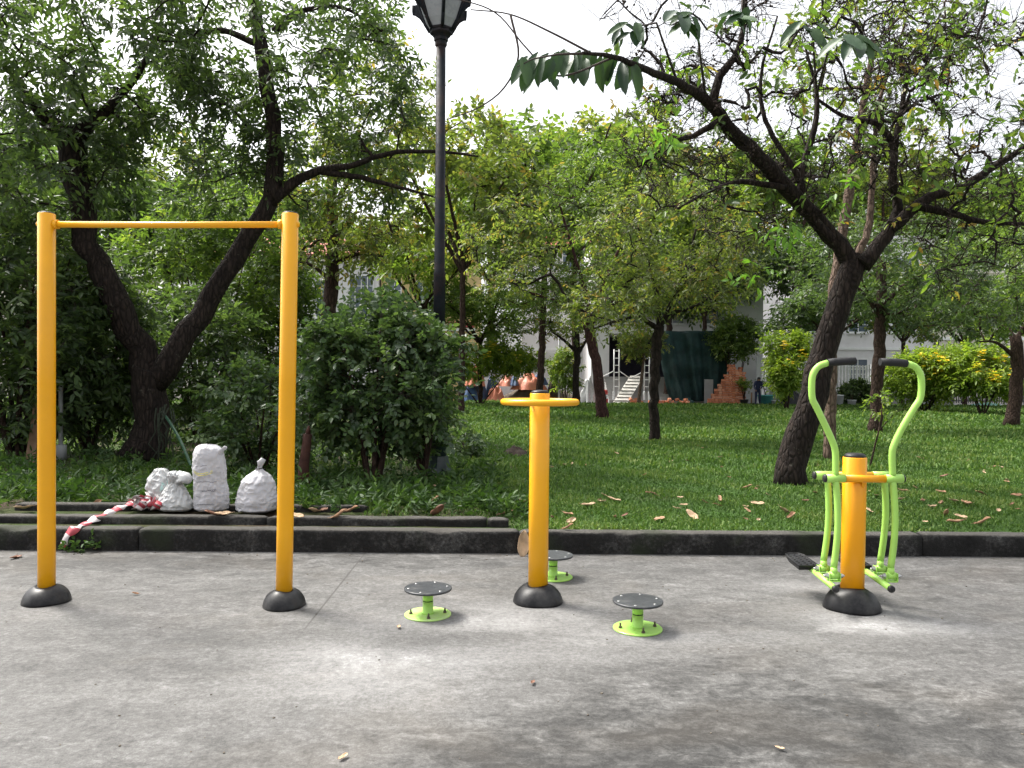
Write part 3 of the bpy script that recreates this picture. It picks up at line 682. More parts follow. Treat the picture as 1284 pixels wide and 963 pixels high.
# air walker
def walker():
    P = gp(1068, 762); Y0 = P.y
    t = thing('air_walker', 'lime green air walker with two handles on a thick orange post', 'air walker', (P.x, Y0, 0))
    r = .08; zt = at(1072, 573, Y0).z; xt = at(1072, 573, Y0).x
    po = MB().tube([P, ((P.x+xt)/2, Y0, zt/2), (xt, Y0, zt-.004), (xt, Y0, zt)], [r, r, r, r-.004], 36).build('post', M['orange'], t)
    cap(Vector((xt, Y0, zt)), r-.007, .03, po, 'post_cap'); base_cover(P, .193, .15, r, po, 5)
    YF, YR = Y0-.10, Y0+.10
    zF = at(1084, 600, YF).z; zR = zF-.004
    MB().tube([at(1058, 600, YF), at(1110.5, 600.5, YF)], .0265, 22).build('cross_axle', M['orange'], po)
    MB().tube([Vector((at(1062, 600, YF).x, YR, zR)), Vector((at(1111, 600, YF).x+.02, YR, zR))], .0265, 22).build('cross_axle', M['orange'], po)
    x = xt+.01
    for Y, s in ((YF, -1), (YR, 1)):
        gs = MB(); gs.add([(x-.004, Y-s*0, zF-.025), (x+.03, Y, zF-.025), (x+.012, Y0+s*.06, zF-.10), (x-.004, Y+.004, zF-.025), (x+.03, Y+.004, zF-.025), (x+.012, Y0+s*.06+.004, zF-.10)],
               [(0, 1, 2), (5, 4, 3), (0, 2, 5, 3), (1, 4, 5, 2), (0, 3, 4, 1)])
        gs.build('gusset', M['orange'], po)
    # swinging legs: each side has a front tube (that rises to the handle) and a rear tube, both clamped to a pedal bar
    for side, (xc0, xc1), xf, xr, hp in ((-1, (1035.5, 1059), 1047.8, 1037.3, [(1047.8, 597), (1047.8, 572), (1045.5, 558), (1036, 536), (1024, 511), (1018.5, 499), (1018, 478), (1020.5, 467), (1027, 459), (1038, 455)]),
                                          (1, (1110, 1131.5), 1119.3, 1108.5, [(1119.3, 597), (1118.6, 570), (1121, 558), (1131, 537), (1146, 512), (1154, 499), (1155.5, 479), (1153, 467), (1147, 459.5), (1137, 456)])):
        a = at(xc0, 597.5 if side < 0 else 601, YF); b = at(xc1, 600, YF)
        a.z = b.z = zF; MB().tube([a, b], .031, 22).build('bearing_collar', M['lime'], t)
        a2 = Vector((a.x+.005+(.0 if side < 0 else .0), YR, zR)); b2 = Vector((b.x+.005, YR, zR)); MB().tube([a2, b2], .031, 22).build('bearing_collar', M['lime'], t)
        xo = a if side < 0 else b; xo2 = a2 if side < 0 else b2
        for q in (xo, xo2):
            MB().lathe([(.029, 0), (.029, .008), (.022, .016), (0, .019)], q, 20, 0, True, Vector((side, 0, 0))).build('end_cap', M['rubber'], t)
        # handle
        pts = [at(px, py, YF) for px, py in hp]; p, _ = smooth_path(pts, [1]*len(pts), .02)
        h = MB().tube([Vector(q) for q in p], .0228, 18).build('handle_tube', M['lime'], t)
        gpts = [(1038, 455), (1046, 454), (1060, 453), (1072.5, 452.7)] if side < 0 else [(1137, 456), (1130, 455), (1116, 454.2), (1103.5, 453.8)]
        ga = [at(px, py, YF) for px, py in gpts]
        g = MB(); g.tube(ga, [.0265, .0275, .0275, .026], 20)
        g.build('grip', M['grip'], h)
        # two swing legs with a soft bow
        zb = .30
        for xx, Y, nm in ((xf, YF, 'f'), (xr, YR, 'r')):
            top = at(xx, 600, Y); top.z = zF; dx = -.006 if nm == 'f' else -.02
            bot = Vector((top.x+dx, Y+.005, zb)); pp = []
            for k in range(13):
                f = k/12; q = top+(bot-top)*f; bow = math.sin(PI*min(1, f*1.0)); pp.append(q+Vector((.018*bow, -.012*bow, 0)))
            MB().tube(pp, .0225, 16).build('swing_leg', M['lime'], t)
            # clamp yoke and through bolt
            yk = MB(); w = .034
            yk.box(bot.x-w-.006, bot.x-w, Y-.028, Y+.03, .215, .275); yk.box(bot.x+w, bot.x+w+.006, Y-.028, Y+.03, .215, .275); yk.box(bot.x-w-.0, bot.x+w, Y-.026, Y+.028, .212, .220)
            k2 = yk.build('pedal_yoke', M['lime'], t, bevel=.006)
            cu = MB(); cu.tube([(bot.x-w+.004, Y, .255), (bot.x+w-.004, Y, .255)], .026, 16); cu.tube([(bot.x, Y, .26), (bot.x, Y, zb+.01)], [.024, .0225], 16); cu.build('pivot_sleeve', M['lime'], k2)
            for s in (-1, 1):
                bo = MB(); c = Vector((bot.x+s*(w+.006), Y, .252)); v = Vector((s, 0, 0)); bo.lathe([(.021, 0), (.021, .004)], c, 16, 0, False, v); bo.lathe([(.017, .004), (.017, .018)], c, 6, 0, False, v); bo.lathe([(.009, .018), (.009, .03), (.006, .033)], c, 10, 0, True, v)
                bo.build('pivot_bolt', M['steel'], k2)
        fr = at(1047.5 if side < 0 else 1117.5, 738.5, Y0-.23); bk = Vector((fr.x+.012, Y0+.36, fr.z+.035))
        pb = MB().tube([fr, fr+(bk-fr)*.5, bk], .0215, 16).build('pedal_bar', M['lime'], t)
        MB().lathe([(.0245, -.006), (.0245, .010), (.018, .018), (0, .021)], fr, 20, 0, True, Vector((0, -1, 0))).build('bar_cap', M['rubber'], pb)
        # foot plate: tapered tray with raised rim and tread bumps
        y0, y1, xm = Y0+.155, Y0+.50, fr.x-.03; zz = fr.z+.055; V = []
        out = [(-.075, 0), (-.078, .22), (-.062, .32), (-.02, .35), (.045, .345), (.075, .30), (.08, 0)]
        n = len(out)
        for s, z in ((.86, -.028), (1, 0), (1, .012), (.93, .012), (.93, .006)):
            for ox, oy in out: V.append((xm+ox*s, y0+.17+(oy-.17)*s, zz+z+oy*.05))
        F = [tuple(reversed(range(n)))]+[(i*n+k, i*n+(k+1) % n, (i+1)*n+(k+1) % n, (i+1)*n+k) for i in range(4) for k in range(n)]+[tuple(4*n+k for k in range(n))]
        mp = MB(); mp.add(V, [tuple(reversed(f)) for f in F] if False else F)
        for i in range(3):
            for j in range(7):
                q = (xm-.045+i*.045, y0+.04+j*.042); mp.lathe([(.010, 0), (.008, .006), (0, .007)], (q[0], q[1], zz+.0062+(q[1]-y0)*.05), 8)
        mp.build('foot_pedal', M['rubber'], t, bevel=.003)
walker()

# ------------------------------------------------------------------ lamp post
def lamp():
    P = gp(549.5, 600, .2); Y = P.y; P.z = .2; u = Y/FPX
    t = thing('street_lamp', 'dark cast iron lamp post with lantern head rising behind the shrub', 'street lamp', P)
    mb = MB(); b = P+Vector((0, 0, -.1))
    mb.lathe([(.24, 0), (.24, .12), (.22, .16), (.225, .20), (.18, .26), (.15, .34), (.135, .42)], b, 8, 0, False)
    mb.lathe([(.115, .42), (.105, .9), (.100, 1.22), (.112, 1.24), (.118, 1.27), (.11, 1.30)], b, 24)
    zc = at(554, 487, Y).z-b.z
    mb.lathe([(.108, 1.30), (.100, zc-.02)], b, 24)
    mb.build('pedestal', M['lamp_low'], t)
    cb = MB(); cb.lathe([(.10, zc-.03), (.155, zc-.02), (.16, zc+.005), (.14, zc+.03), (.115, zc+.05), (.10, zc+.08), (.125, zc+.13), (.135, zc+.19), (.125, zc+.25), (.10, zc+.29), (.105, zc+.32), (.092, zc+.35)], b, 28)
    cb.build('collar', M['lamp_low'], t)
    top = at(550.5, 57, Y); lo = b+Vector((0, 0, zc+.33)); mid = lo+(top-lo)*.28
    MB().lathe([(.086, 0), (.082, mid.z-lo.z), (.087, mid.z-lo.z+.03), (.074, mid.z-lo.z+.06), (.066, top.z-lo.z)], lo, 20).build('pole', M['lamp'], t)
    for v in ():
        pass
    c = Vector((lo.x, lo.y, top.z)); hd = MB(); rot = PI/6+.2
    hd.lathe([(.075, -.02), (.085, 0), (.085, .05), (.10, .06), (.10, .10), (.115, .12), (.150, .15), (.158, .16), (.158, .21)], c, 8, 0, False)
    hd.build('lantern_neck', M['lamp'], t)
    def ring(r, z): return [c+Vector((r*math.cos(rot+k*PI/3), r*math.sin(rot+k*PI/3), z)) for k in range(6)]
    gl = MB(); a6, b6, c6, d6 = ring(.16, .21), ring(.235, .33), ring(.34, .62), ring(.42, .85)
    gl.add(a6+b6+c6+d6, [(i*6+k, i*6+(k+1) % 6, i*6+6+(k+1) % 6, i*6+6+k) for i in (0, 1, 2) for k in range(6)]); gl.build('lantern_glass', M['lampglass'], t)
    fr = MB()
    for k in range(6):
        o = Vector((a6[k].x-c.x, a6[k].y-c.y, 0)).normalized()*.012
        fr.tube([a6[k]+o, b6[k]+o, c6[k]+o, d6[k]+o], .026, 6)
        fr.tube([a6[k], a6[(k+1) % 6]], .024, 6); fr.tube([d6[k], d6[(k+1) % 6]], .03, 6)
        # curved scroll fins that widen the lantern above its neck
        q = [b6[k]+o, b6[k]+o*7+Vector((0, 0, .10)), b6[k]+o*13+Vector((0, 0, .155)), b6[k]+o*16+Vector((0, 0, .165)), b6[k]+o*16.5+Vector((0, 0, .21)), c6[k]+o*8]
        fr.tube(q, .02, 6)
        sd = Vector((-o.y, o.x, 0)).normalized()*.008; fv = [b6[k]+o]+q[1:]+[c6[k]+o]; n_ = len(fv)
        fr.add([p-sd for p in fv]+[p+sd for p in fv], [tuple(range(n_)), tuple(reversed(range(n_, 2*n_)))]+[(i, n_+i, n_+(i+1) % n_, (i+1) % n_) for i in range(n_)])
    fr.build('lantern_frame', M['lamp'], t)
    rf = MB(); a6, b6, c6 = ring(.53, .85), ring(.48, .92), ring(.16, 1.17)
    rf.add(a6+b6+c6+[c+Vector((0, 0, 1.30))], [tuple(reversed(range(6)))]+[(i*6+k, i*6+(k+1) % 6, i*6+6+(k+1) % 6, i*6+6+k) for i in (0, 1) for k in range(6)]+[(12+k, 12+(k+1) % 6, 18) for k in range(6)])
    rf.build('lantern_roof', M['lamp'], t)
lamp()

# ------------------------------------------------------------------ sacks, tape, odds and ends by the kerb
from mathutils import noise as mn
def sack(name, label, base, prof, mat, seed, sq=0.8, lean=(0, 0), wr=.05, group=None, parts=None, rings=110, n=120, fold=1.0, cat='sack'):
    """prof: (height, half width) pairs of a filled bag; wrinkles from layered noise."""
    b = Vector(base); V = []; hs = [p[0] for p in prof]; rs = [p[1] for p in prof]; H = hs[-1]
    def surf(a, f, off=0.0):
        z = f*H; r = float(np.interp(z, hs, rs)); d = Vector((math.cos(a), math.sin(a), 0))
        q = Vector((d.x*2.2, d.y*2.2, z*7+seed*3.1)); w = mn.noise(Vector((d.x*1.3, d.y*1.3, z*4+seed*3.1)))*.6+mn.noise(Vector((d.x*2.2, d.y*2.2, z*16+seed*2)))*.35-abs(mn.noise(Vector((d.x*2.6+z*6, d.y*2.6, z*23+seed))))*.5*fold-abs(mn.noise(Vector((d.x*5-z*9, d.y*5+z*7, z*11+seed))))*.45*fold
        w += .25*mn.noise(Vector((a*2.5, seed, z*2)))
        r2 = r+wr*w*(min(1, r/.08))+off
        return b+Vector((d.x*r2+lean[0]*f*f, d.y*r2*sq+lean[1]*f*f, z+.02*mn.noise(Vector((d.x*2, d.y*2, seed)))*f))
    for i in range(rings+1):
        for k in range(n): V.append(surf(2*PI*k/n, i/rings))
    F = [(i*n+k, i*n+(k+1) % n, (i+1)*n+(k+1) % n, (i+1)*n+k) for i in range(rings) for k in range(n)]
    mb = MB(); mb.add(V, F, 0, True); mb.f.append(list(reversed(range(n)))); mb.m.append(0); mb.s.append(False)
    top = list(range(rings*n, rings*n+n)); mb.f.append(top); mb.m.append(0); mb.s.append(False)
    o = mb.build(name, mat, None, b); tag(o, label, cat, group); o.location.z += 0
    return o, surf, H
def strip(mb, fn, uv, w, mi=0):
    """a thin printed stroke lying 1.5 mm proud of a curved surface: uv = [(a, f), ...]"""
    V = []
    for i, (a, f) in enumerate(uv):
        V += [fn(a, f-w, .0018), fn(a, f+w, .0018)]
    mb.add(V, [(2*i, 2*i+2, 2*i+3, 2*i+1) for i in range(len(uv)-1)], mi)

zk = .27
def sacks():
    c = at(264.5, 641, 7.68); c.z = zk; u = 7.68/FPX; G = 'white sacks left on the kerb'
    o, fn, H = sack('white_sack', 'tallest white woven sack, upright with faded print across its front', c,
        [(0, .13), (.02, .168), (.10, .180), (.2, .176), (.30, .168), (.42, .178), (.52, .165), (.585, .155), (.625, .135), (.645, .10), (.655, .05), (.656, .01)], M['sack'], 1.3, .70, (-.035, 0), .024, G, fold=1.0)
    ear = MB(); e0 = fn(-.35, .90); ear.tube([e0+Vector((-.05, 0, -.05)), e0+Vector((-.01, -.01, .0)), e0+Vector((.025, -.01, .035)), e0+Vector((.045, -.01, .05)), e0+Vector((.052, -.01, .062))], [.05, .035, .022, .026, .014], 10, jit=.25, rng=random.Random(1), squash=.5)
    ear.build('tied_corner', M['sack'], o)
    rr = random.Random(4)
    def scrawl(a0, a1, f, hgt, w=.0035):                      # rows of illegible faded print
        uv = []; a = a0; up = 1
        while a < a1:
            uv.append((a, f+up*rr.uniform(.1, 1)*hgt)); a += rr.uniform(.025, .06); up = -up if rr.random() < .8 else up
        mk = MB(); strip(mk, fn, uv, w*.6); mk.build('lettering', M['ink'], o)
    scrawl(-2.25, -1.35, .70, .005, .004); scrawl(-2.3, -.9, .46, .007, .0045); scrawl(-1.85, -1.0, .325, .013, .006); scrawl(-2.3, -1.95, .235, .009, .0045); scrawl(-2.2, -1.1, .12, .010, .005); scrawl(-1.5, -.9, .345, .016, .004)
    yk = MB()
    for dz in (0, .028): strip(yk, fn, [(-2.35+.05*j, .585+dz-.05*math.sin(j/24*PI)+.02) for j in range(25)], .006)
    yk.build('yellow_band', M['yink'], o)
    c = at(322, 642, 7.66); c.z = zk
    o, fn, H = sack('white_sack', 'plump white sack with a twisted tied neck, leaning at the yellow post', c,
        [(0, .15), (.02, .195), (.10, .205), (.2, .19), (.30, .165), (.36, .12), (.40, .06), (.43, .026), (.47, .022), (.50, .04)], M['sack'], 4.7, .8, (.035, 0), .025, G, fold=1.0)
    f = MB(); e = fn(0, .92)-Vector((.02, 0, 0)); f.tube([e+Vector((0, 0, -.02)), e+Vector((.01, -.01, .03)), e+Vector((.03, 0, .07))], [.024, .045, .03], 10, jit=.35, rng=random.Random(7), squash=.5); f.build('gathered_neck', M['sack'], o)
    f = MB(); f.torus(e+Vector((-.01, 0, -.03)), .03, .006, 18, 6); f.build('tie', M['blackcloth'], o)
    f = MB(); q = at(302, 641, 7.55); q.z = zk; f.tube([c+Vector((-.14, -.08, .05)), q+Vector((.01, 0, .02)), q+Vector((-.02, 0, .012))], [.05, .03, .012], 10, jit=.2, rng=random.Random(8), squash=.5); f.build('bottom_corner', M['sack'], o)
    c = at(220, 640, 7.7); c.z = zk
    o, fn, H = sack('plastic_bag', 'slumped white bag with a knotted top, beside the tallest sack', c,
        [(0, .16), (.02, .195), (.07, .19), (.14, .155), (.21, .105), (.27, .065), (.30, .075), (.345, .105), (.375, .09), (.39, .04)], M['plastic'], 9.1, .75, (.015, 0), .042, 'white sacks left on the kerb', fold=1.0, cat='bag')
    f = MB(); e = fn(-.3, .9); f.tube([e+Vector((-.08, 0, -.04)), e+Vector((-.03, -.02, -.02)), e+Vector((.015, -.03, -.02)), e+Vector((.04, -.03, -.045)), e+Vector((.045, -.03, -.075))], [.06, .065, .055, .045, .012], 16, jit=.28, rng=random.Random(3), squash=.55); f.build('knot_flap', M['plastic'], o)
    c = at(203, 636, 7.86); c.z = zk+.03
    o, fn, H = sack('plastic_bag', 'crumpled greyish see-through bag with pale teal print, behind the slumped bag', c,
        [(0, .10), (.03, .14), (.10, .165), (.18, .16), (.25, .14), (.31, .10), (.35, .07), (.365, .03)], M['plastic'], 14.2, .8, (-.01, 0), .046, 'white sacks left on the kerb', fold=1.0, cat='bag')
    tp = MB()
    for j in range(5): strip(tp, fn, [(-1.35+.07*i+.03*j, .42+.05*j+.01*i) for i in range(8)], .022)
    tp.build('teal_panel', M['teal_print'], o)
sacks()

def tape_things():
    rr = random.Random(12)
    def ribbon(pts, w, nrm, name, label, cat):
        p, _ = smooth_path([Vector(q) for q in pts], [1]*len(pts), .012); p = [Vector(q) for q in p]; V = []
        for i, q in enumerate(p):
            tn = (p[min(i+1, len(p)-1)]-p[max(0, i-1)]).normalized(); s = tn.cross(Vector(nrm)).normalized(); ww = w*(1+.25*math.sin(i*.31)); bend = Vector(nrm)*.012*math.sin(i*.55)
            V += [q-s*ww/2+bend, q+s*ww/2-bend]
        F = np.array([(2*i, 2*i+2, 2*i+3, 2*i+1) for i in range(len(p)-1)]); st = np.array([(0.75 if (i//7) % 2 else 0.2) for i in range(len(p)-1)])
        o = np_mesh(name, np.array([tuple(v) for v in V]), F, M['tape'], None, tuple(p[-1]), st)
        sm = o.modifiers.new('thickness', 'SOLIDIFY'); sm.thickness = .0012; tag(o, label, cat); return o
    a = at(176, 634, 7.80); a.z = .335
    z1 = .215
    b = at(135, 641, 7.42); b.z = .285; c = at(108, 652, 7.20); c.z = .222; d = at(95, 659, 7.06); d.z = .206; e = at(84, 672, 7.02); f = at(79, 686, 6.99)
    ribbon([a, (a+b)/2+Vector((0, 0, .01)), b, c, d, e, f], .075, (0, -.75, .66), 'barrier_tape', 'red and white barrier tape trailing down over the kerb', 'tape')
    # the crumpled heap
    cc = at(186, 636, 7.66); cc.z = .29; Vs, Fs, Rs = [], [], []; nb = 0
    for k in range(16):
        q = cc+Vector((rr.gauss(0, .055), rr.gauss(0, .03), abs(rr.gauss(.03, .03)))); dr = Vector((rr.gauss(0, 1), rr.gauss(0, .6), rr.gauss(.2, .6))).normalized(); sd = dr.cross(Vector((rr.gauss(0, 1), rr.gauss(0, 1), rr.gauss(0, 1)))).normalized(); nn = dr.cross(sd)
        m = 14; ln = rr.uniform(.14, .24)
        for i in range(m):
            f_ = i/(m-1)-.5; p = q+dr*ln*f_+nn*.05*math.cos(f_*PI*rr.choice((1, 1, 2)))+Vector((0, 0, 0)); p.z = max(p.z, .285+.01)
            for s in (-1, 1):
                v = p+sd*.036*s; Vs.append((v.x, v.y, max(v.z, .283)))
        for i in range(m-1): Fs.append((nb+2*i, nb+2*i+2, nb+2*i+3, nb+2*i+1)); Rs.append(.75 if (i//3) % 2 else .2)
        nb += 2*m
    o = np_mesh('barrier_tape', np.array(Vs), np.array(Fs), M['tape'], None, tuple(cc), np.array(Rs)); s = o.modifiers.new('thickness', 'SOLIDIFY'); s.thickness = .0012
    tag(o, 'crumpled heap of red and white tape next to the slumped bag', 'tape')
tape_things()

# broken stake, leaning plank, pipes, hose, pot
b = gp(382, 612, .26); rng_ = random.Random(2)
mb = MB(); mb.tube([b-Vector((0, 0, .1)), b+Vector((-.01, 0, .25)), b+Vector((.02, 0, .5)), b+Vector((.03, 0, .66))], [.07, .066, .062, .05], 10, jit=.16, rng=rng_)
mb.tube([b+Vector((.03, 0, .64)), b+Vector((.05, 0, .76))], [.042, .012], 6, jit=.2, rng=rng_)
tag(mb.build('tree_stump', M['redwood'], None, b), 'dark rotten broken stump beside the yellow frame', 'stump')
b = gp(38, 580, .26); b2 = at(48, 505, b.y+.25)
mb = MB(); d = (b2-b).normalized(); s = Vector((.09, -.02, 0)); n_ = Vector((0, .022, 0)); b0 = b-d*.1
mb.add([b0-s-n_, b0+s-n_, b0+s+n_, b0-s+n_, b2-s*.8-n_, b2+s*.8-n_, b2+s*.8+n_, b2-s*.8+n_], [(3, 2, 1, 0), (4, 5, 6, 7), (0, 1, 5, 4), (1, 2, 6, 5), (2, 3, 7, 6), (3, 0, 4, 7)])
tag(mb.build('plank', M['wood'], None, b, bevel=.006), 'weathered brown plank leaning among dark shrubs at the frame edge', 'plank')
b = gp(76, 576, .26); mb = MB(); mb.tube([b, (b.x, b.y, at(75, 475, b.y).z)], .035, 14); mb.lathe([(.09, 0), (.09, .22), (.08, .235), (.036, .24)], b, 20)
tag(mb.build('pipe', M['pvc'], None, b), 'upright grey plastic pipe with white sleeve at its foot', 'pipe')
pts = [at(203, 517, 12.2), at(212, 528, 12.0), at(225, 550, 11.6), at(234, 570, 11.0), at(240, 584, 10.4), at(246, 596, 9.6), at(252, 610, 9.0)]; pts[-1].z = .3
p_, _ = smooth_path(pts, [1]*len(pts), .06)
tag(MB().tube([Vector(q) for q in p_], .022, 10).build('hose', M['hose'], None, pts[-1]), 'green hose hanging from the forked trunk to behind the sacks', 'hose')
hang = MB(); rr = random.Random(9)
for k in range(9):
    x0 = 196+k*2.6; a = at(x0, 512+rr.uniform(-8, 8), 12.15); q = [a]
    for j in range(5): q.append(a+Vector((rr.gauss(0, .05), rr.gauss(-.03, .04), -(j+1)*.19)))
    hang.tube(q, [.013, .012, .011, .010, .008, .005], 6, jit=.1, rng=rr)
M['vine'] = plain('dark_vine', (0.022, 0.030, 0.016), 0.8, 0.3, 12)
tag(hang.build('dried_vine', M['vine'], None, at(207, 575, 12.15)), 'bundle of dark dangling vine stems on the forked trunk', 'vine')

# mound of dug soil on the lawn
def heap(name, label, cat, c, rx, ry, h, mat, seed, rough=.25, fold=0.0, n=40, group=None, kind=None, parent=None):
    c = Vector(c); V = []; m = 14
    for i in range(m+1):
        f = i/m
        for k in range(n):
            a = 2*PI*k/n; d = Vector((math.cos(a), math.sin(a), 0)); e = 1+rough*mn.noise(Vector((d.x*1.6, d.y*1.6, seed)))*1.4
            z = h*(1-f**2.0)*(1+rough*1.6*mn.noise(Vector((d.x*f*3, d.y*f*3, seed+5)))) + fold*h*abs(mn.noise(Vector((d.x*f*6+seed, d.y*f*6, 2))))*(1-f)
            V.append(c+Vector((d.x*rx*f*e, d.y*ry*f*e, z-.02*f+rough*.12*h*mn.noise(Vector((d.x*f*9, d.y*f*9, seed))))))
    F = [(i*n+k, (i+1)*n+k, (i+1)*n+(k+1) % n, i*n+(k+1) % n) for i in range(m) for k in range(n)]
    mb = MB(); mb.add(V, F, 0, True); o = mb.build(name, mat, parent, c if parent is None else None)
    if parent is None: tag(o, label, cat, group, kind)
    return o
heap('soil_mound', 'small dark mound of dug soil on the lawn near the twister post', 'soil mound', gp(646, 569, .19), .26, .3, .12, M['darksoil'], 3, .5, .6)

# fallen leaves: each its own object, on the lawn, kerb and slab
def leaf_proto(seed, mat, curl, L0=.145, W0=.092):
    rr = random.Random(seed); nx, ny = 5, 9; V = []
    for j in range(ny+1):
        f = j/ny; w = W0*(math.sin(PI*min(1, f*.96+.02))**.75)*(.9+.1*math.sin(f*9))
        for i in range(nx+1):
            g = (i/nx-.5)*2; x = g*w*.5*math.cos(curl*g*g); y = (f-.5)*L0
            z = curl*.022*g*g*math.sin(f*3)+.012*curl*math.sin(f*5+curl*3)+rr.uniform(-.002, .002)+.004*math.sin(g*5+f*8)
            V.append((x, y, z))
    F = [(j*(nx+1)+i, j*(nx+1)+i+1, (j+1)*(nx+1)+i+1, (j+1)*(nx+1)+i) for j in range(ny) for i in range(nx)]
    mb = MB(); mb.add(V, F, 0, True)
    mb.tube([(0, -L0*.5+.004, .012*curl*math.sin(curl*3)), (rr.uniform(-.01, .01), -L0*.5-.022, .012*curl*math.sin(curl*3)+.006)], .0012, 5)
    o = mb.build('fallen_leaf', mat, None, (0, 0, 0)); s = o.modifiers.new('thickness', 'SOLIDIFY'); s.thickness = .0008
    return o
KINDS = [('deadleaf', 1.0, 'curled brown dry leaf lying on the lawn grass'), ('deadleaf2', .7, 'pale tan dry leaf lying on the lawn grass'), ('deadleaf3', .7, 'dark shrivelled dry leaf lying on the lawn grass'), ('deadleaf', .3, 'flat brown dry leaf lying on the lawn grass')]
protos = [[leaf_proto(i, M[m], c), 0, lab] for i, (m, c, lab) in enumerate(KINDS)]
def put_leaf(ki, p, rz, s, label=None, tilt=(0, 0), group='dry leaves fallen on the lawn'):
    pr_ = protos[ki]
    if pr_[1] == 0: o = pr_[0]
    else: o = pr_[0].copy(); C.objects.link(o)
    pr_[1] += 1
    o.location = p; o.rotation_euler = (tilt[0], tilt[1], rz); o.scale = (s, s, s); return tag(o, label or pr_[2], 'leaf', group)
rr = random.Random(21)
hand = [(1180, 636, 1.5), (1196, 633, 1.3), (1212, 636, 1.3), (1186, 648, 1.1), (1205, 652, 1.2), (1232, 658, 1.2), (1198, 658, 1.2), (1252, 645, 1.0), (1275, 627, 1.4), (1230, 624, 1.1), (1180, 622, 1.1), (1157, 633, 1.2), (1130, 631, 1.0),
        (1133, 620, 1.0), (1155, 577, 1.3), (1184, 602, 1.0), (1170, 640, 1.0), (948, 617, 1.1), (937, 614, 1.0), (903, 630, 1.1), (950, 636, 1.1), (985, 645, 1.4), (992, 651, 1.2), (868, 650, 1.5), (827, 654, 1.1), (862, 580, .9), (905, 588, .9), (903, 576, .9),
        (812, 622, 1.0), (770, 630, 1.3), (738, 636, 1.2), (755, 632, 1.3), (712, 648, 1.2), (716, 657, 1.1), (712, 665, 1.0), (633, 648, 1.4), (655, 632, 1.2), (1028, 600, 1.0), (1022, 622, .9), (668, 638, 1.3), (1215, 580, .9), (1245, 590, .9), (1262, 610, 1.0), (1090, 645, 1.0)]
for px, py, s in hand:
    p = gp(px, py, .2); p.z = float(lawn_h(p.x, p.y))+.045
    put_leaf(rr.choice((0, 0, 1, 1, 2, 3)), p, rr.uniform(0, 6.3), s*rr.uniform(.68, .95), None, (rr.gauss(0, .25), rr.gauss(0, .25)))
for _ in range(75):
    y = 7.5+rr.expovariate(.25); x = rr.uniform(-.1, .72)*y
    if y > 24: continue
    put_leaf(rr.choice((0, 1, 1, 2, 3)), (x, y, float(lawn_h(x, y))+.04), rr.uniform(0, 6.3), rr.uniform(.35, .75), None, (rr.gauss(0, .25), rr.gauss(0, .25)))
for px, py, s in [(130, 622, 1.0), (345, 634, .9), (385, 636, 1.2), (395, 641, 1.3), (407, 640, 1.0), (425, 646, 1.2), (440, 640, 1.1), (540, 633, 1.6), (548, 642, 1.4), (270, 645, 1.4), (280, 645, 1.1), (118, 634, 1.1), (30, 637, 1.2), (370, 647, 1.2)]:
    p = gp(px, py, .29); p.z = .30
    put_leaf(rr.choice((0, 2, 1)), p, rr.uniform(0, 6.3), s, 'brown dry leaf in the dirt behind the upper kerb', (rr.gauss(0, .3), rr.gauss(0, .3)), 'dry leaves in the dirt by the kerb')
p = at(656, 681, 6.98); o = put_leaf(1, p, .1, 1.7, 'large pale dry leaf propped upright against the kerb by the post', (1.35, .1), 'single dry leaves on the slab'); o.location.z = .105
for px, py, s, k, lab in [(430, 952, .38, 1, 'small yellowish leaf scrap at the near edge of the slab'), (978, 941, .28, 1, 'tiny pale leaf scrap on dark concrete before the air walker'), (235, 665+20, .5, 0, 'small brown leaf on concrete below the white sacks'), (668, 858, .35, 2, 'dark sliver of leaf on concrete before the grab post'), (20, 700, .9, 2, 'dark curled leaf by the kerb near the frame post'), (500, 768+20, .4, 1, 'pale leaf scrap on concrete near the dusty foot plate'), (170, 746, .4, 0, 'small leaf scrap on concrete between the frame posts'), (120, 690, .7, 0, 'brown leaf at the kerb foot under the trailing tape')]:
    p = gp(px, py); p.z = .012; put_leaf(k, p, rr.uniform(0, 6.3), s, lab, (.05, 0), 'single dry leaves on the slab')
gb = MB(); rg = random.Random(77)
for _ in range(260):
    y = KY-.02-abs(rg.gauss(0, .10)) if rg.random() < .45 else rg.uniform(2.4, 6.9); x = rg.uniform(-.75, .75)*max(y, 2); q = rg.uniform(.0015, .005)*(1.3 if y > 6.5 else 1)
    gb.box(x-q, x+q*rg.uniform(.5, 1.6), y-q, y+q*rg.uniform(.5, 1.5), 0, q*.9, rot=rg.uniform(0, 3))
tag(gb.build('grit', M['gritmat']), 'loose grit and crumbs scattered over the concrete', 'grit', kind='stuff')
# little weed growing at the kerb joint
w = gp(110, 689, 0); w.z = .0
rngw = np.random.default_rng(3); n = 16
B = np.tile(np.array([w.x, KY-.02, .02]), (n, 1))+rngw.normal(0, .05, (n, 3))*[1.2, .1, .1]; D = unit(rngw.normal(0, .5, (n, 3))+[0, -.4, .8])
V, F, R = spray_leaves(B, D, rngw.uniform(.06, .18, n), 6, .055, .03, rngw)
tag(np_mesh('weed_tuft', V, F, M['weed'], None, (w.x, KY-.02, 0), R), 'small green weed tuft at the kerb foot under the tape', 'weed')

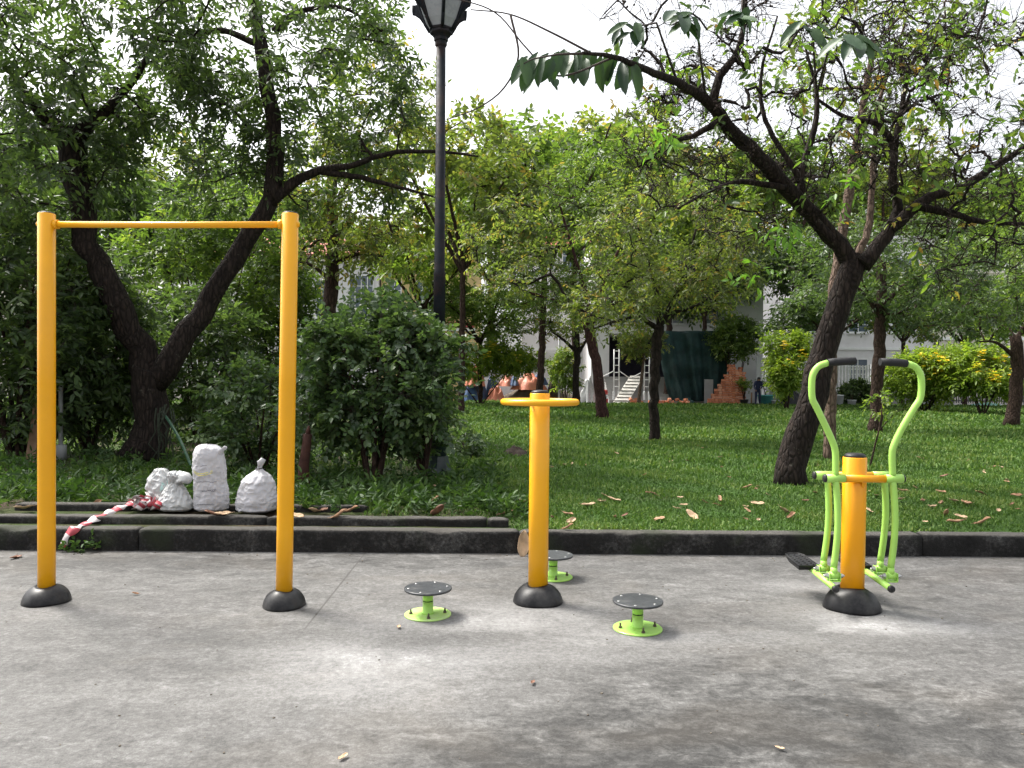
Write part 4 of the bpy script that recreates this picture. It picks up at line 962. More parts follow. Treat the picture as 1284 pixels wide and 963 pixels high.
# ------------------------------------------------------------------ houses beyond the street
def wx(px, Y): return at(px, 478, Y).x
def wz(py, Y, px=642): return at(px, py, Y).z
def window(x0, x1, z0, z1, y, parent, nx=2, nz=3, fm='frame_white'):
    mb = MB(); b = .07
    mb.box(x0, x0+b, y-.06, y+.02, z0, z1); mb.box(x1-b, x1, y-.06, y+.02, z0, z1); mb.box(x0+b, x1-b, y-.06, y+.02, z1-b, z1); mb.box(x0+b, x1-b, y-.06, y+.02, z0, z0+b)
    for i in range(1, nx): x = x0+(x1-x0)*i/nx; mb.box(x-.025, x+.025, y-.05, y-.002, z0+b, z1-b)
    for i in range(1, nz): z = z0+(z1-z0)*i/nz; mb.box(x0+b, x1-b, y-.045, y-.004, z-.02, z+.02)
    w = mb.build('window', M[fm], parent)
    MB().box(x0+b, x1-b, y-.03, y-.012, z0+b, z1-b).build('pane', M['glass'], w)
    MB().box(x0-.08, x1+.08, y-.14, y-.003, z0-.09, z0-.003).build('sill', M[fm], w)
def house(name, label, x0, x1, y0, y1, h, wall, storeys=3, wins=(), roof='flat', skip=()):
    t = thing(name, label, 'house', ((x0+x1)/2, y0, .1))
    MB().box(x0, x1, y0, y1, .1, h).build('wall', M[wall], t)
    if roof == 'tile':
        mb = MB(); xm = (x0+x1)/2; o = .6; V = [(x0-o, y0-o, h+.002), (x1+o, y0-o, h+.002), (x1+o, y1+o, h+.002), (x0-o, y1+o, h+.002), (x0+(x1-x0)*.25, (y0+y1)/2, h+2.0), (x1-(x1-x0)*.25, (y0+y1)/2, h+2.0)]
        mb.add(V, [(0, 1, 5, 4), (1, 2, 5), (2, 3, 4, 5), (3, 0, 4), (3, 2, 1, 0)]); mb.build('roof', M['rooftile'], t)
    else:
        MB().box(x0-.12, x1+.12, y0-.12, y1+.1, h+.002, h+.25).build('parapet', M[wall], t)
    for k in range(1, storeys):
        z = .1+(h-.1)*k/storeys; MB().box(x0+.02, x1-.02, y0-.10, y0-.003, z-.12, z+.08).build('string_course', M['frame_white'], t)
    for w in wins: window(*w[:4], y0-.003, t, *(w[4:]))
    return t
Y = 52.0
house('villa', 'cream villa behind the dark forked tree, mostly hidden', wx(-160, Y), wx(205, Y), Y, Y+10, 8.2, 'cream_wall', 2, [(wx(p, Y), wx(p+28, Y), z, z+1.6) for p in (-100, -30, 40, 110) for z in (1.4, 5.2)])
Y = 47.5+4.5
house('white_house', 'white house with tall gridded window and red tile roof', wx(212, Y), wx(474, Y), Y, Y+9, wz(322, Y), 'white_wall', 2,
      [(wx(437, Y), wx(468, Y), wz(402, Y), wz(346, Y), 4, 4), (wx(395, Y), wx(420, Y), wz(400, Y), wz(352, Y), 3, 4), (wx(300, Y), wx(335, Y), wz(400, Y), wz(352, Y), 4, 4), (wx(290, Y), wx(330, Y), wz(492, Y), wz(440, Y), 4, 3), (wx(400, Y), wx(430, Y), wz(492, Y), wz(446, Y), 3, 3)], 'tile')
t = house('yellow_house', 'ochre yellow house with red painted band, beside the white house', wx(476, Y), wx(596, Y), Y+.4, Y+9, wz(322, Y), 'yellow_wall', 2,
      [(wx(484, Y), wx(502, Y), wz(402, Y), wz(352, Y), 2, 4), (wx(520, Y), wx(545, Y), wz(402, Y), wz(352, Y), 3, 4)])
MB().box(wx(478, Y), wx(594, Y), Y+.4-.14, Y+.4-.003, wz(410, Y), wz(404, Y)).build('painted_band', M['redband'], t)
Y = 55.0
house('white_house', 'tall white house with red roof corner showing above the lawn trees', wx(655, Y), wx(745, Y), Y+3, Y+12, wz(300, Y), 'white_wall', 3, [(wx(675, Y), wx(697, Y), wz(330, Y), wz(303, Y), 3, 3), (wx(707, Y), wx(728, Y), wz(330, Y), wz(303, Y), 3, 3)], 'tile')
house('tall_house', 'pale grey tall house behind the yellow flowering bushes', wx(1005, Y), wx(1180, Y), Y+1, Y+12, 12.0, 'white_wall', 3, [(wx(p, Y), wx(p+26, Y), z, z+1.7) for p in (1020, 1070, 1125) for z in (1.6, 5.2, 9.0)])
house('tall_house', 'cream tall house at the edge behind the dark iron fence', wx(1182, Y), wx(1420, Y), Y+.5, Y+12, 9.5, 'cream_wall', 2, [(wx(p, Y), wx(p+26, Y), z, z+1.7) for p in (1200, 1260, 1330) for z in (1.8, 6.2)])
# low white site wall behind the tarps
Y = 50.5
tag(MB().box(wx(585, Y), wx(722, Y), Y, Y+.2, .1, wz(441, Y)).build('site_wall', M['white_wall'], bevel=.02), 'white plastered wall behind the orange and blue tarpaulins', 'wall')
# house under construction: raised dark porch, steps, ramp, scaffold
Y = 51.0
t = thing('unfinished_house', 'unfinished house with dark open porch above wide grey steps', 'house', (wx(830, Y), Y, .1))
xa, xb, zf, zt = wx(742, Y), wx(960, Y), wz(471, Y), wz(428, Y)
w = MB(); w.box(xa, wx(765, Y), Y+.6, Y+9, .1, 11); w.box(wx(915, Y), xb, Y+.6, Y+9, .1, 11); w.box(wx(765, Y), wx(915, Y), Y+.6, Y+9, zt+.6, 11); w.box(wx(765, Y), wx(915, Y), Y+5, Y+9, .1, zt+.6)
w.build('wall', M['white_wall'], t)
d = MB(); d.box(wx(765, Y)+.003, wx(915, Y)-.003, Y+4.7, Y+4.98, zf, zt+.59); d.build('porch_shade_panel', M['porch_shade'], t)  # solid near-black panel: the shade inside the porch is put into its colour
fl = MB(); fl.box(wx(755, Y), wx(915, Y)-.004, Y+.004, Y+4.69, .1, zf-.02); fl.build('porch_floor', M['grey_wall'], t)
s = MB(); n = 9
for i in range(n): s.box(wx(758, Y), wx(872, Y), Y-(i+1)*.32, Y-i*.32-.003, .1, zf-.02-(i+1)*(zf-.12)/(n+.5))
s.build('steps', M['grey_wall'], t)
w = MB(); w.box(wx(790, Y), wx(940, Y), Y+.45, Y+.597, zt+1.6, zt+1.85); w.build('canopy_slab', M['grey_wall'], t)
for px, z in ((775, 5.4), (830, 5.4), (885, 5.4), (775, 8.4), (830, 8.4), (885, 8.4)): window(wx(px, Y), wx(px+30, Y), z, z+1.7, Y+.597, t)
def scaffold(px, label):
    x = wx(px, 48.6); t = thing('scaffold_frame', label, 'scaffold', (x, 48.6, .1), 'white scaffold frames on the steps')
    mb = MB(); zt_ = wz(437, 48.6)
    for dx in (-.16, .16): mb.tube([(x+dx, 48.6, .1+.8), (x+dx, 48.6, zt_)], .04, 8)
    for z in np.arange(1.2, zt_, .45): mb.tube([(x-.16, 48.6, z), (x+.16, 48.6, z)], .025, 6)
    mb.tube([(x-.16, 48.6, 2.2), (x-1.0, 48.6, 1.75)], .03, 6); mb.tube([(x+.16, 48.6, 2.2), (x+.9, 48.6, 1.7)], .03, 6)
    for dx in (-.16, .16): mb.box(x+dx-.06, x+dx+.06, 48.54, 48.66, .1, .9)
    mb.build('frame', M['frame_white'], t)
scaffold(773, 'white scaffold frame standing at the pale ramp'); scaffold(811, 'white scaffold frame standing by the brown tree stake')
a = at(776, 505, 46.9); b = at(799, 471, 50.2); a.z = .13; s = Vector((.45, 0, 0)); dn = Vector((0, .03, -.06))
mb = MB(); mb.add([a-s, a+s, b+s, b-s, a-s+dn, a+s+dn, b+s+dn, b-s+dn], [(0, 1, 2, 3), (7, 6, 5, 4), (0, 4, 5, 1), (1, 5, 6, 2), (2, 6, 7, 3), (3, 7, 4, 0)])
for i in range(1, 9):
    q = a+(b-a)*i/9.; mb.box(q.x-.42, q.x+.42, q.y-.04, q.y+.04, q.z+.004, q.z+.06)
tag(mb.build('ramp', M['board'], None, a), 'pale plank ramp with cleats laid on the grey steps', 'ramp')
# green shade net hung across the site
def net():
    Y0 = 48.0; nx, ny = 40, 24; V = []
    for j in range(ny+1):
        f = j/ny; xl = 842-18*f**.7; xr = 905+16*f; py = 503-88*f
        for i in range(nx+1):
            g = i/nx; px = xl+(xr-xl)*g; p = at(px, py, Y0); fold = .22*math.sin(g*21+f*2.0)+.12*math.sin(g*47+f*5)
            V.append((p.x, Y0+fold*(1.1-.5*f)+.25*mn.noise(Vector((g*5, f*5, 1))), max(.12, p.z)))
    F = [(j*(nx+1)+i, j*(nx+1)+i+1, (j+1)*(nx+1)+i+1, (j+1)*(nx+1)+i) for j in range(ny) for i in range(nx)]
    mb = MB(); mb.add(V, F, 0, True); o = mb.build('shade_net', M['net'], None); s = o.modifiers.new('thickness', 'SOLIDIFY'); s.thickness = .01
    tag(o, 'large dark green shade net hanging behind the brick stack', 'net')
net()
c = at(862, 499, 47.2); c.z = .1
heap('net_bundle', 'crumpled end of dark green net on the ground among bricks', 'net', c, .7, .3, .35, M['net'], 8, .4, .8)
# sheet of board by the bricks
x = wx(890, 47.8); tag(MB().box(x-.35, x+.2, 47.75, 47.8, .1, wz(474, 47.8)).build('panel', M['grey_wall']), 'grey board standing against the green net beside the brick stack', 'board')

# bricks: the stepped stack and a tumbled pile, every brick an object
bm = MB(); bm.box(-.094, .094, -.09, .09, 0, .134); bproto = bm.build('brick', M['brick'], None, (0, 0, 0), bevel=.008); bcount = [0]
def put_brick(p, rz, lab, grp, tilt=(0, 0)):
    if bcount[0] == 0: o = bproto
    else: o = bproto.copy(); C.objects.link(o)
    bcount[0] += 1; o.location = p; o.rotation_euler = (tilt[0], tilt[1], rz); tag(o, lab, 'brick', grp)
Yb = 46.6; rr = random.Random(14); xs0 = wx(883, Yb); cols = 12
hts = [1, 3, 5, 7, 9, 11, 13, 17, 17, 15, 16, 14]
for i, hh in enumerate(hts):
    for j in range(hh):
        for r_ in (0, 1) if j < hh-1 or i > 5 else (0,):
            if r_ and j < hh-3: continue                    # the hidden core behind the face is left out
            put_brick((xs0+.11+i*.205+rr.uniform(-.008, .008)+(.05 if j % 2 else 0), Yb+r_*.19+rr.uniform(-.012, .012), .1+j*.148), rr.uniform(-.06, .06), 'orange brick laid in the tall stepped stack by the green net', 'bricks of the stepped stack')
for k in range(46):
    px = rr.choice((rr.uniform(790, 822), rr.uniform(826, 866))); z = .1 if k < 26 else .1+.15*rr.randint(1, 2)
    put_brick((wx(px, 46.7), 46.7+rr.uniform(-.25, .35), z), rr.uniform(0, 3.1), 'orange brick lying in the low tumbled heap on the ground', 'bricks of the tumbled heap', (rr.gauss(0, .25), rr.gauss(0, .25)))

# tarpaulin heaps and the soil behind
def hp(name, lab, cat, px, pyb, pw, pyt, Y, mat, seed, ry=.6, fold=1.0, z0=.1, rough=.3):
    c = at(px, pyb, Y); c.z = z0; h = wz(pyt, Y, px)-z0; u = Y/FPX
    return heap(name, lab, cat, c, pw*u/2, ry, h/1.2, M[mat], seed, rough, fold*.4, 48)
hp('soil_heap', 'long grey heap of sand under the orange tarpaulins', 'soil heap', 675, 503, 110, 481, 48.6, 'soilheap', 2, 1.0, .3, .1, .25)
hp('tarpaulin', 'dark blue tarpaulin hanging in folds, tallest bundle by the shrub', 'tarpaulin', 595, 503, 34, 468, 47.6, 'tarp_b', 4, .5, 1.4)
hp('tarpaulin', 'orange tarpaulin draped over the tall blue bundle', 'tarpaulin', 597, 487, 27, 459, 47.3, 'tarp_o', 6, .5, 1.2, wz(484, 47.3))
hp('tarpaulin', 'grey sheet topping the tall orange and blue bundle', 'tarpaulin', 600, 472, 20, 457, 47.7, 'tarp_g', 7, .45, .6, wz(470, 47.7))
hp('tarpaulin', 'blue grey tarpaulin slumped beside the tall bundle', 'tarpaulin', 617, 500, 24, 470, 47.9, 'tarp_b', 9, .5, 1.4)
hp('tarpaulin', 'small orange tarpaulin crumpled at the foot of the blue one', 'tarpaulin', 622, 496, 26, 484, 47.2, 'tarp_o', 12, .4, 1.2, .2)
hp('tarpaulin', 'bright orange tarpaulin lump on the sand heap', 'tarpaulin', 635, 485, 24, 471, 48.0, 'tarp_o', 21, .5, 1.2, wz(484, 48))
hp('tarpaulin', 'wide orange tarpaulin spread over the sand heap', 'tarpaulin', 663, 490, 44, 468, 47.9, 'tarp_o', 15, .7, 1.2, wz(488, 47.9))
hp('tarpaulin', 'navy blue tarpaulin strip between two orange tarpaulins', 'tarpaulin', 645, 484, 14, 471, 47.75, 'tarp_b', 18, .5, 1.0, wz(483, 47.7))
hp('tarpaulin', 'dark patterned bundle at the end of the wide orange tarpaulin', 'tarpaulin', 676, 482, 20, 468, 48.2, 'tarp_b', 25, .6, 1.4, wz(482, 48))
hp('rubble_heap', 'dark brown rubbish heap by the thin pole', 'rubbish heap', 694, 500, 20, 466, 48.3, 'darksoil', 27, .6, 1.4)
x = wx(701, 47); tag(MB().tube([(x, 47, .1), (x, 47, wz(418, 47))], .06, 10).build('thin_pole', M['pvc']), 'thin pale grey pole by the rubbish heap', 'pole')
# motorbike and barrels near the reddish trunk
hp('covered_bike', 'motorbike under a crumpled pale sheet beside the reddish trunk', 'covered motorbike', 738, 503, 26, 474, 48.4, 'plastic', 31, .6, 1.2)
q = at(757, 503, 47.3); q.z = .1
tb = thing('plastic_drum', 'red and white plastic drum near the reddish trunk', 'drum', q)
MB().lathe([(.24, 0), (.27, .1), (.27, .36)], q, 20).build('lower_band', M['redplastic'], tb); MB().lathe([(.27, .363), (.275, .5), (.25, .62)], q, 20).build('middle_band', M['frame_white'], tb); MB().lathe([(.25, .623), (.26, .75), (.22, .9), (.05, .93)], q, 20).build('top_band', M['redplastic'], tb)
# white and dark fences, gate
def bar_fence(name, label, px0, px1, Y, zb, zt_, mat, step=.16, w=.045, cat='fence'):
    x0, x1 = wx(px0, Y), wx(px1, Y); t = thing(name, label, cat, ((x0+x1)/2, Y, .1))
    n = max(4, int((x1-x0)/step)); f = MB()
    f.box(x0, x1, Y+.03, Y+.08, zb+.12, zb+.2); f.box(x0, x1, Y+.03, Y+.08, zt_-.3, zt_-.22); f.box(x0-.08, x0-.002, Y-.03, Y+.1, .1, zt_+.1); f.box(x1+.002, x1+.08, Y-.03, Y+.1, .1, zt_+.1); f.build('fence_frame', M[mat], t)
    b = MB()
    for i in range(n):
        x = x0+(i+.5)*(x1-x0)/n; b.box(x-w, x+w, Y-.01, Y+.027, zb, zt_)
    b.build('fence_bars', M[mat], t)
bar_fence('white_gate', 'narrow white slatted gate behind the standing person', 950, 963, 50.0, .15, wz(446, 50), 'frame_white', .17, .055, 'gate')
bar_fence('white_fence', 'white slatted fence behind the air walker handles', 1032, 1092, 51.0, .2, wz(455, 51), 'frame_white', .2, .06)
bar_fence('iron_fence', 'low dark iron fence behind yellow flowers by the street', 1195, 1300, 52.5, .2, wz(478, 52.5), 'darkfence', .16, .03)
tag(MB().box(wx(963.5, 50.6), wx(1031, 50.6), 50.6, 50.85, .1, wz(462, 50.6)).build('boundary_wall', M['grey_wall'], bevel=.02), 'grey boundary wall between the white gate and white fence', 'wall')
tag(MB().box(wx(-150, 50.4), wx(366, 50.4), 50.4, 50.65, .1, 2.0).build('boundary_wall', M['cream_wall'], bevel=.02), 'cream boundary wall behind the dark forked tree', 'wall')
bar_fence('white_fence', 'low white picket fence glimpsed below the white house', 372, 470, 50.4, .2, wz(482, 50.4), 'frame_white', .2, .06)
tag(MB().box(wx(1094, 51.2), wx(1193, 51.2), 51.2, 51.4, .1, 1.5).build('boundary_wall', M['grey_wall'], bevel=.02), 'low grey wall behind the yellow flowering bushes', 'wall')
# pots and planters
def pot(name, label, px, pyb, Y, w, h, mat, cat='flower pot'):
    c = at(px, pyb, Y); c.z = .1; r = w/2
    t = thing(name, label, cat, c); MB().lathe([(r*.72, 0), (r*.95, h*.9), (r*1.04, h*.9), (r*1.04, h), (r*.92, h), (r*.9, h*.93)], c, 20).build('pot', M[mat], t)
    MB().lathe([(r*.9, h*.9), (r*.5, h*.93), (0, h*.94)], c, 16).build('soil', M['darksoil'], t); return t, c+Vector((0, 0, h*.93))
def potplant(t, c, r, h, n, mat, seed, kids=1):
    rng = np.random.default_rng(seed); st = MB(); B = []; D = []
    for k in range(kids):
        tip = c+Vector((rng.uniform(-.5, .5)*r, rng.uniform(-.3, .3)*r, h*rng.uniform(.6, 1))); st.tube([c, (c+tip)/2+Vector((rng.uniform(-.05, .05), 0, 0)), tip], [.03, .02, .01], 6)
        for _ in range(n): B.append(np.array(tip)+rng.normal(0, r*.28, 3)*[1, 1, .6]); D.append(rng.normal(0, 1, 3)+[0, 0, .3])
    st.build('stem', M['bark_brown'], t); B = np.array(B); D = unit(np.array(D))
    V, F, R = spray_leaves(B, D, np.full(len(B), .2), 5, .14, .07, rng); np_mesh('foliage', V, F, M[mat], t, rnd=R)
t, c = pot('planter_tub', 'turquoise tub with small round topped bonsai, by the person', 960, 505, 46.8, 1.0, .68, 'turq', 'planter'); potplant(t, c, .55, 1.05, 14, 'lf_pot', 1, 3)
pot('flower_pot', 'small white pot in front of the turquoise tub', 972, 506, 46.4, .44, .36, 'whitepot')
pot('flower_pot', 'taller white pot without plant, by the black motorbike', 1053, 508, 46.7, .46, .72, 'whitepot')
t, c = pot('flower_pot', 'white pot with leafy green plant under the air walker grip', 1068, 508, 46.5, .52, .42, 'whitepot'); potplant(t, c, .5, .8, 16, 'lf_dark', 2, 3)
t, c = pot('flower_pot', 'black pot with bushy yellowish plant before the brick stack', 933, 507, 46.35, .5, .4, 'blackpot'); potplant(t, c, .7, 1.2, 22, 'lf_light', 3, 4)
t, c = pot('flower_pot', 'grey pot with plant at the foot of the flowering bushes', 1147, 505, 46.9, .6, .5, 'pvc'); potplant(t, c, .5, .6, 14, 'lf_mid', 4, 3)
hp('covered_bundle', 'long black covered bundle on the street by the leaning trunk', 'bundle', 992, 499, 26, 484, 49.0, 'blackcloth', 41, .5, .7)
hp('white_bag', 'small white rubbish bag on the street kerb below the bushes', 'bag', 1160, 510, 12, 500, 46.35, 'plastic', 44, .3, 1.2)
hp('white_bag', 'flat white plastic bag lying next to the mint netting', 'bag', 1194, 511, 14, 505, 46.35, 'plastic', 48, .3, 1.0)
hp('netting', 'long mint green netting crumpled along the street kerb', 'netting', 1240, 513, 60, 505, 46.4, 'greennet', 50, .35, 1.4)
# black motorbike
def motorbike():
    Y = 47.4; x0 = wx(1036, Y); z = .1; t = thing('motorbike', 'black motorbike parked before the white slatted fence', 'motorbike', (x0, Y, z))
    for dx in (-.6, .6):
        w = MB(); V0 = len(w.v); c = Vector((x0+dx, Y, z+.28)); w.torus((0, 0, 0), .24, .045, 28, 8)
        w.v = [(c.x+a, c.y+cc, c.z+b) for a, b, cc in w.v]; wo = w.build('wheel', M['rubber'], t)
        MB().lathe([(.05, -.04), (.2, -.01), (.2, .01), (.05, .04)], c, 16, 0, True, Vector((0, 1, 0))).build('rim', M['steel'], wo)
    b = MB(); b.tube([(x0-.6, Y, z+.45), (x0-.2, Y, z+.5), (x0+.2, Y, z+.42), (x0+.45, Y, z+.7)], [.1, .15, .13, .1], 10); b.tube([(x0+.6, Y, z+.28), (x0+.45, Y, z+.75), (x0+.4, Y, z+1.0)], .05, 8); b.build('body', M['blackcloth'], t)
    MB().tube([(x0-.75, Y, z+.78), (x0-.3, Y, z+.72), (x0+.1, Y, z+.68)], [.06, .12, .08], 10, squash=.6).build('seat', M['rubber'], t)
    MB().tube([(x0+.35, Y-.3, z+1.02), (x0+.42, Y, z+1.0), (x0+.35, Y+.3, z+1.02)], .02, 8).build('handlebar', M['steel'], t)
motorbike()

# ------------------------------------------------------------------ the person by the bricks
def person():
    g = at(950, 508, 45.2); x, Y = g.x, 45.2; z0 = float(lawn_h(x, Y)); H = 1.62
    J = {'pel': (0, 0, .92), 'sp': (0, -.03, 1.12), 'ch': (.01, -.06, 1.32), 'nk': (.01, -.12, 1.43), 'hd': (.01, -.19, 1.50), 'ht': (.01, -.22, 1.60),
         'ls': (-.17, -.06, 1.36), 'le': (-.24, -.10, 1.10), 'lw': (-.20, -.22, .90), 'lh': (-.18, -.28, .82), 'rs': (.19, -.05, 1.36), 're': (.25, -.08, 1.12), 'rw': (.12, -.22, 1.0), 'rh': (.04, -.25, .97),
         'lp': (-.09, 0, .88), 'lk': (-.11, -.03, .48), 'la': (-.11, .02, .08), 'lt': (-.12, -.14, .03), 'rp': (.09, 0, .88), 'rk': (.12, -.02, .48), 'ra': (.13, .04, .08), 'rt': (.15, -.12, .03)}
    R = {'pel': .15, 'sp': .13, 'ch': .155, 'nk': .06, 'hd': .085, 'ht': .075, 'ls': .075, 'le': .055, 'lw': .038, 'lh': .04, 'rs': .075, 're': .055, 'rw': .038, 'rh': .04, 'lp': .095, 'lk': .072, 'la': .05, 'lt': .04, 'rp': .095, 'rk': .072, 'ra': .05, 'rt': .04}
    E = [('pel', 'sp'), ('sp', 'ch'), ('ch', 'nk'), ('nk', 'hd'), ('hd', 'ht'), ('ch', 'ls'), ('ls', 'le'), ('le', 'lw'), ('lw', 'lh'), ('ch', 'rs'), ('rs', 're'), ('re', 'rw'), ('rw', 'rh'), ('pel', 'lp'), ('lp', 'lk'), ('lk', 'la'), ('la', 'lt'), ('pel', 'rp'), ('rp', 'rk'), ('rk', 'ra'), ('ra', 'rt')]
    ks = list(J); me = bpy.data.meshes.new('skeleton'); me.from_pydata([J[k] for k in ks], [(ks.index(a), ks.index(b)) for a, b in E], [])
    o = bpy.data.objects.new('person', me); C.objects.link(o)
    sk = o.modifiers.new('skin', 'SKIN'); sl = me.skin_vertices[0].data if me.skin_vertices else None
    if sl is None:
        bm = bmesh.new(); bm.from_mesh(me); bm.verts.layers.skin.verify(); bm.to_mesh(me); bm.free(); sl = me.skin_vertices[0].data
    for i, k in enumerate(ks): sl[i].radius = (R[k], R[k]*(.72 if k in ('pel', 'sp', 'ch') else 1)); sl[i].use_root = k == 'pel'
    o.modifiers.new('smooth', 'SUBSURF').levels = 2
    dg = bpy.context.evaluated_depsgraph_get(); em = bpy.data.meshes.new_from_object(o.evaluated_get(dg))
    o.modifiers.clear(); o.data = em; em.materials.clear()
    for m in ('navy', 'skin', 'blackpot'): em.materials.append(M[m])
    for p in em.polygons:
        c = p.center; p.use_smooth = True
        p.material_index = 1 if c.z > 1.44 or (c.z < .92 and abs(c.x) > .14 and c.y < -.2 and c.z > .7) or (c.x < .1 and c.y < -.22 and .9 < c.z < 1.05 and c.x > 0) else (2 if c.z < .09 else 0)
    o.location = (x, Y, z0); ORG[o.name] = Vector((0, 0, 0)); tag(o, 'person in navy work clothes with bowed head, standing by the brick stack', 'person')
    h = MB(); V = []
    h.lathe([(0, -.09), (.085, -.06), (.105, 0), (.095, .06), (.06, .098), (0, .11)], (0.01, -.175, 1.56), 18)
    h.build('hair', M['hair'], o)
person()
st = at(942, 508, 45.1); tag(MB().tube([(st.x, 45.1, .15), (st.x+.02, 45.1, .95)], [.05, .045], 8).build('short_stake', M['wood']), 'short brown wooden stake in the grass beside the person', 'stake')

# ------------------------------------------------------------------ trees
def PL(pts, Y): return [at(p[0], p[1], p[2] if len(p) > 2 else Y) for p in pts]
def U(px, Y): return px*Y/FPX
def EL(px, py, Y, rx, ry, depth, n): return (at(px, py, Y), (U(rx, Y), depth, U(ry, Y)), n)
def grounded(p, z=None):
    p = Vector(p); p.z = float(lawn_h(p.x, p.y))-.05 if z is None else z; return p
BK, BB, BR, BP = M['bark_black'], M['bark_brown'], M['bark_red'], M['bark_pale']

# big forked tree behind the pull-up frame
Yt = 12.6
b0 = grounded(at(183, 578, Yt))
tree('forked_tree', 'thick dark forked tree behind the pull-up frame and sacks', 'tree', [
    ([b0]+PL([(186, 530), (191, 490), (193, 460)], Yt), [.30, .27, .27, .27], 2),
    (PL([(191, 482), (175, 435), (152, 390, 12.4), (128, 345, 12.3), (110, 305, 12.2), (98, 250, 12.2), (91, 190, 12.2), (88, 165, 12.2)], Yt), [.26, .22, .205, .195, .19, .19, .21, .22], .5),
    (PL([(88, 178), (72, 158), (50, 140), (20, 100)], 12.2), [.17, .14, .11, .05], .2),
    (PL([(92, 178), (110, 158), (125, 147), (175, 90), (200, 40)], 12.2), [.17, .12, .09, .05, .03], .2),
    (PL([(195, 485), (222, 440), (250, 395, 12.8), (280, 345, 12.9), (315, 290, 13), (342, 250, 13)], Yt), [.22, .19, .175, .165, .155, .14], .6),
    (PL([(342, 250), (346, 195), (340, 140), (331, 75), (320, 15), (310, -60), (300, -120)], 13), [.15, .135, .125, .12, .10, .07, .04], .25),
    (PL([(340, 255), (370, 228), (402, 214), (440, 208), (490, 192), (545, 190), (600, 196)], 13), [.10, .085, .065, .05, .04, .03, .015], .3),
    (PL([(402, 216), (450, 222), (490, 232), (545, 247)], 13), [.055, .045, .035, .015], .2),
    (PL([(343, 40), (375, 15), (430, 10), (480, 40)], 13), [.06, .045, .03, .012], .1),
    (PL([(333, 60), (270, 38), (205, 70), (170, 85)], 13), [.06, .045, .03, .012], .1),
    ], [EL(120, 60, 12.0, 170, 90, 2.0, 130), EL(330, 30, 13, 150, 110, 2.2, 120), EL(40, 190, 11.8, 90, 90, 1.6, 70), EL(230, 180, 13.5, 120, 100, 1.6, 70), EL(440, 90, 13.2, 80, 110, 1.5, 45), EL(420, 215, 13.5, 100, 50, 1.2, 24)],
    'm', (BK, M['lf_dark']), 101, None, .006, 7, 8, .5, (.135, .052), .85, .35, .3, 12, jit=.07, flare=1.35)

# right hand broad leaved tree with bare twigs and seed pods
Yr = 10.6
b0 = grounded(at(988, 608, Yr))
tree('leaning_tree', 'dark leaning tree with bare twigs, behind the air walker', 'tree', [
    ([b0]+PL([(995, 570), (1012, 520), (1024, 470), (1040, 420), (1058, 370), (1075, 328)], Yr), [.20, .188, .182, .186, .170, .16, .155], 2),
    (PL([(1074, 335), (1040, 295), (1005, 255, 10.3), (968, 215, 10), (930, 178, 9.6), (903, 145, 9.2), (885, 125, 8.9), (850, 105, 8.3), (812, 88, 7.6), (770, 72, 6.9), (730, 66, 6.4)], Yr), [.13, .112, .105, .10, .085, .075, .062, .045, .035, .022, .012], .3),
    (PL([(893, 132), (903, 95), (922, 70), (932, 35), (936, -20)], 9.0), [.055, .05, .04, .03, .02], .2),
    (PL([(1045, 300), (1012, 262), (1004, 225), (1012, 190), (1022, 160), (1024, 118), (1010, 60)], 10.4), [.06, .055, .05, .045, .04, .03, .015], .2),
    (PL([(1082, 332), (1112, 295), (1126, 262), (1118, 215), (1122, 185), (1100, 155), (1060, 147), (1020, 120)], 10.5), [.12, .095, .065, .055, .05, .042, .03, .015], .3),
    (PL([(1122, 185), (1130, 140), (1140, 90), (1165, 30)], 10.5), [.045, .035, .025, .015], .2),
    (PL([(1118, 285), (1160, 250), (1210, 232), (1260, 200), (1310, 170, 9.8)], 10.4), [.085, .07, .06, .045, .025], .2),
    (PL([(1150, 258), (1195, 268), (1230, 278), (1310, 282)], 10.3), [.055, .045, .035, .02], .2),
    (PL([(985, 235), (930, 228), (890, 240), (850, 262)], 10.0), [.045, .035, .025, .012], .2),
    (PL([(905, 150), (870, 170), (845, 178), (800, 210)], 9.2), [.045, .035, .025, .012], .2),
    (PL([(1004, 228), (960, 150), (955, 90), (975, 20)], 10.2), [.04, .03, .022, .012], .2),
    ], [EL(1000, 110, 10, 190, 120, 1.8, 330), EL(1180, 150, 10.3, 130, 140, 1.8, 330), EL(1180, 10, 10, 140, 70, 1.8, 70), EL(860, 190, 9.6, 100, 80, 1.2, 110), EL(850, 30, 8.2, 110, 55, 1.2, 50), EL(1230, 320, 10.5, 80, 60, 1.0, 60), EL(960, 270, 10.6, 90, 60, .9, 60)],
    'b', (BK, M['lf_big']), 202, None, .0046, 2, 4, .26, (.14, .06), .9, .3, .25, 12, pods=300, keep=.20, jit=.07, wig=.22, flare=1.25, bare=5)

